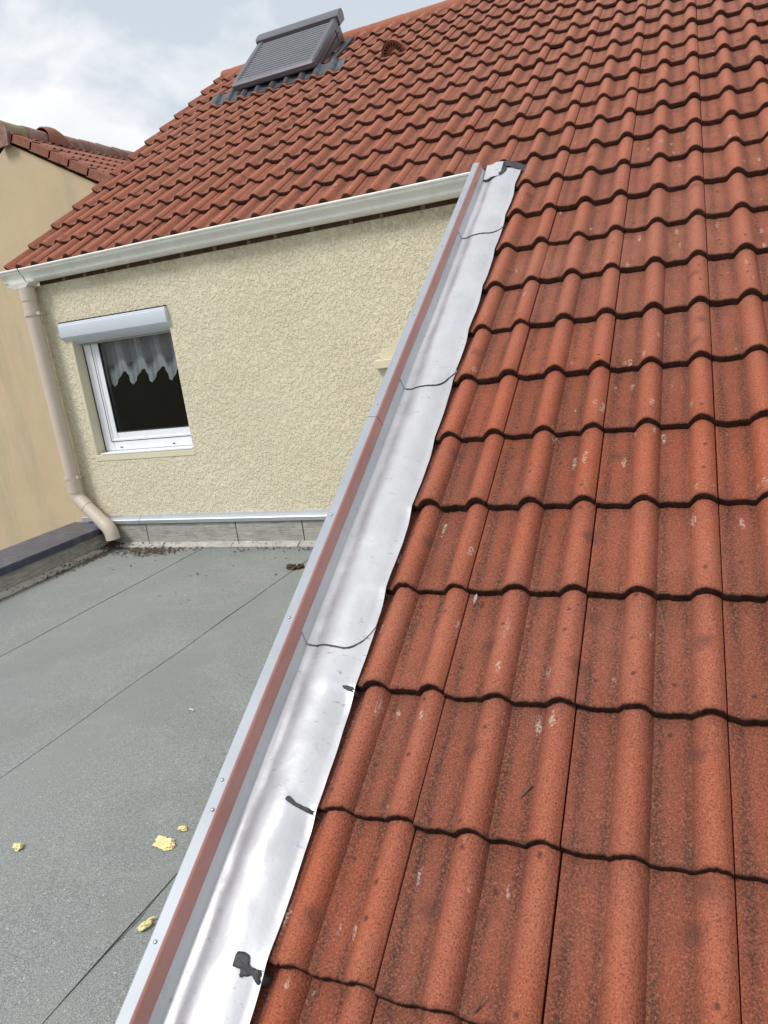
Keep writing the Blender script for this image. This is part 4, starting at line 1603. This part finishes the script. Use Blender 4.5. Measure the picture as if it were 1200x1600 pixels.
for q, (lx, ly, sz, lb) in enumerate(((-1.688, -0.480, 0.026, 'dark brown moss clump on the felt seam, left half of the pair'), (-1.640, -0.462, 0.022, 'dark brown moss clump on the felt seam, right half of the pair near the trim'))):
    o = chunk('moss_clump', (lx, ly, FT - 0.003), sz, M_MOSS, 20 + q, 0.7, 3, 0.8, 2.2, q, (1.3, 0.8))
    tag(o, lb, 'moss', 'moss clumps on the felt seam')


def litter(name, spots, mat, label):
    V, F = [], []
    for (cx_, cy_, sx_, sy_, n_, s0, s1) in spots:
        for _ in range(n_):
            x_, y_ = random.gauss(cx_, sx_), random.gauss(cy_, sy_)
            y_ = min(y_, -0.035)
            x_ = max(x_, -3.465)
            s = random.uniform(s0, s1) * (0.4 + random.random())
            zb = FZ + 0.007 + (0.025 * max(0, (y_ + 0.07) / 0.04) if y_ > -0.07 else 0) + (0.028 * max(0, (-3.42 - x_) / 0.05) if x_ < -3.42 else 0)
            a0 = random.random() * 6.28
            b = len(V)
            m_ = 6
            st = random.uniform(1, 2.2)
            for e in range(m_):
                a = a0 + 6.283 * e / m_
                r = s * random.uniform(0.5, 1.1)
                X, Y = math.cos(a) * r * st, math.sin(a) * r
                V.append((x_ + X * math.cos(a0) - Y * math.sin(a0), y_ + X * math.sin(a0) + Y * math.cos(a0), zb + random.uniform(0, 0.3) * s))
            V.append((x_, y_, zb + s * random.uniform(0.5, 1.2)))
            for e in range(m_):
                F.append((b + e, b + (e + 1) % m_, b + m_))
    o = new_obj(name, V, F, mat)
    tag(o, label, 'leaf litter', kind='stuff')
    return o


litter('leaf_litter', [(-2.98, -0.17, 0.11, 0.045, 330, 0.003, 0.009), (-2.92, -0.11, 0.15, 0.03, 160, 0.003, 0.008), (-3.40, -0.30, 0.03, 0.20, 260, 0.003, 0.009),
                       (-3.25, -0.12, 0.12, 0.05, 160, 0.003, 0.008), (-3.44, -0.08, 0.03, 0.04, 120, 0.004, 0.012), (-3.42, -0.6, 0.02, 0.3, 120, 0.002, 0.007),
                       (-2.7, -0.40, 0.40, 0.22, 60, 0.002, 0.006), (-2.2, -0.13, 0.10, 0.03, 50, 0.002, 0.007), (-2.0, -0.11, 0.09, 0.025, 50, 0.002, 0.007),
                       (-1.75, -0.12, 0.05, 0.02, 40, 0.002, 0.008), (-2.1, -0.6, 0.4, 0.35, 40, 0.002, 0.006), (-2.0, -0.045, 0.9, 0.006, 200, 0.001, 0.004)],
       M_DEAD, 'brown leaf litter and grit gathered on the felt in the corner under the downpipe')


def curl(name, pts, r, mat, label, cat, fn=RP):
    o = MB().tube([fn(*p) for p in pts], r, 7).build(name, mat, None, True)
    tag(o, label, cat)
    return o


curl('twig', [(0.204, -3.262, -0.011), (0.212, -3.252, -0.005), (0.222, -3.238, -0.005), (0.231, -3.228, -0.004)], [0.0022, 0.003, 0.0028, 0.0018], M_TWIG, 'short grey twig lying in a tile pan right of the middle of the lower slope', 'twig')
curl('twig', [(0.186, -3.640, -0.001), (0.191, -3.632, 0.006), (0.196, -3.622, 0.012), (0.203, -3.611, 0.013)], [0.0022, 0.002, 0.0016, 0.0006], M_TWIG, 'pale pointed twig sticking up near the tile nose at the bottom edge', 'twig')


def feather(name, loc, L_, wd, rot, mat, label, fn=None, nq=12):
    V, F = [], []
    for q in range(nq + 1):
        t = q / nq
        w_ = wd * math.sin(math.pi * min(1, t * 0.95 + 0.05)) ** 0.7
        bend_ = 0.18 * L_ * t * t
        for s in (-1, 0, 1):
            X, Y = t * L_ - L_ / 2, s * w_ + bend_
            V.append((X * math.cos(rot) - Y * math.sin(rot), X * math.sin(rot) + Y * math.cos(rot), 0.0035 + 0.003 * math.sin(t * 3) - abs(s) * 0.001))
    for q in range(nq):
        for e in (0, 1):
            a = q * 3 + e
            F.append((a, a + 1, a + 4, a + 3))
    n_ = len(V)
    V += [(p[0], p[1], p[2] - 0.0008) for p in V]
    F += [tuple(n_ + i_ for i_ in reversed(f_)) for f_ in list(F)]
    V = [fn(*p) if fn else (p[0] + loc[0], p[1] + loc[1], p[2] + loc[2]) for p in V]
    o = new_obj(name, V, F, mat, None, True)
    tag(o, label, 'feather')
    return o


feather('feather', (-1.245, -2.058, FT), 0.032, 0.0035, -0.5, M_FEATHER, 'small white curled feather lying on the middle of the grey felt')
feather('feather', (-0.70, -2.99, FT), 0.020, 0.0012, 1.0, M_FEATHER, 'thin pale straw on the felt seam at the bottom left')  # a straw, built with the feather shape
feather('feather', (0, 0, 0), 0.030, 0.004, 1.3, M_FLUFF, 'grey fluffy feather caught on a tile nose in the middle of the slope',
        fn=lambda x_, y_, z_: RP(0.030 + x_, -9.06 * G + y_ - 0.012, z_ + 0.004))
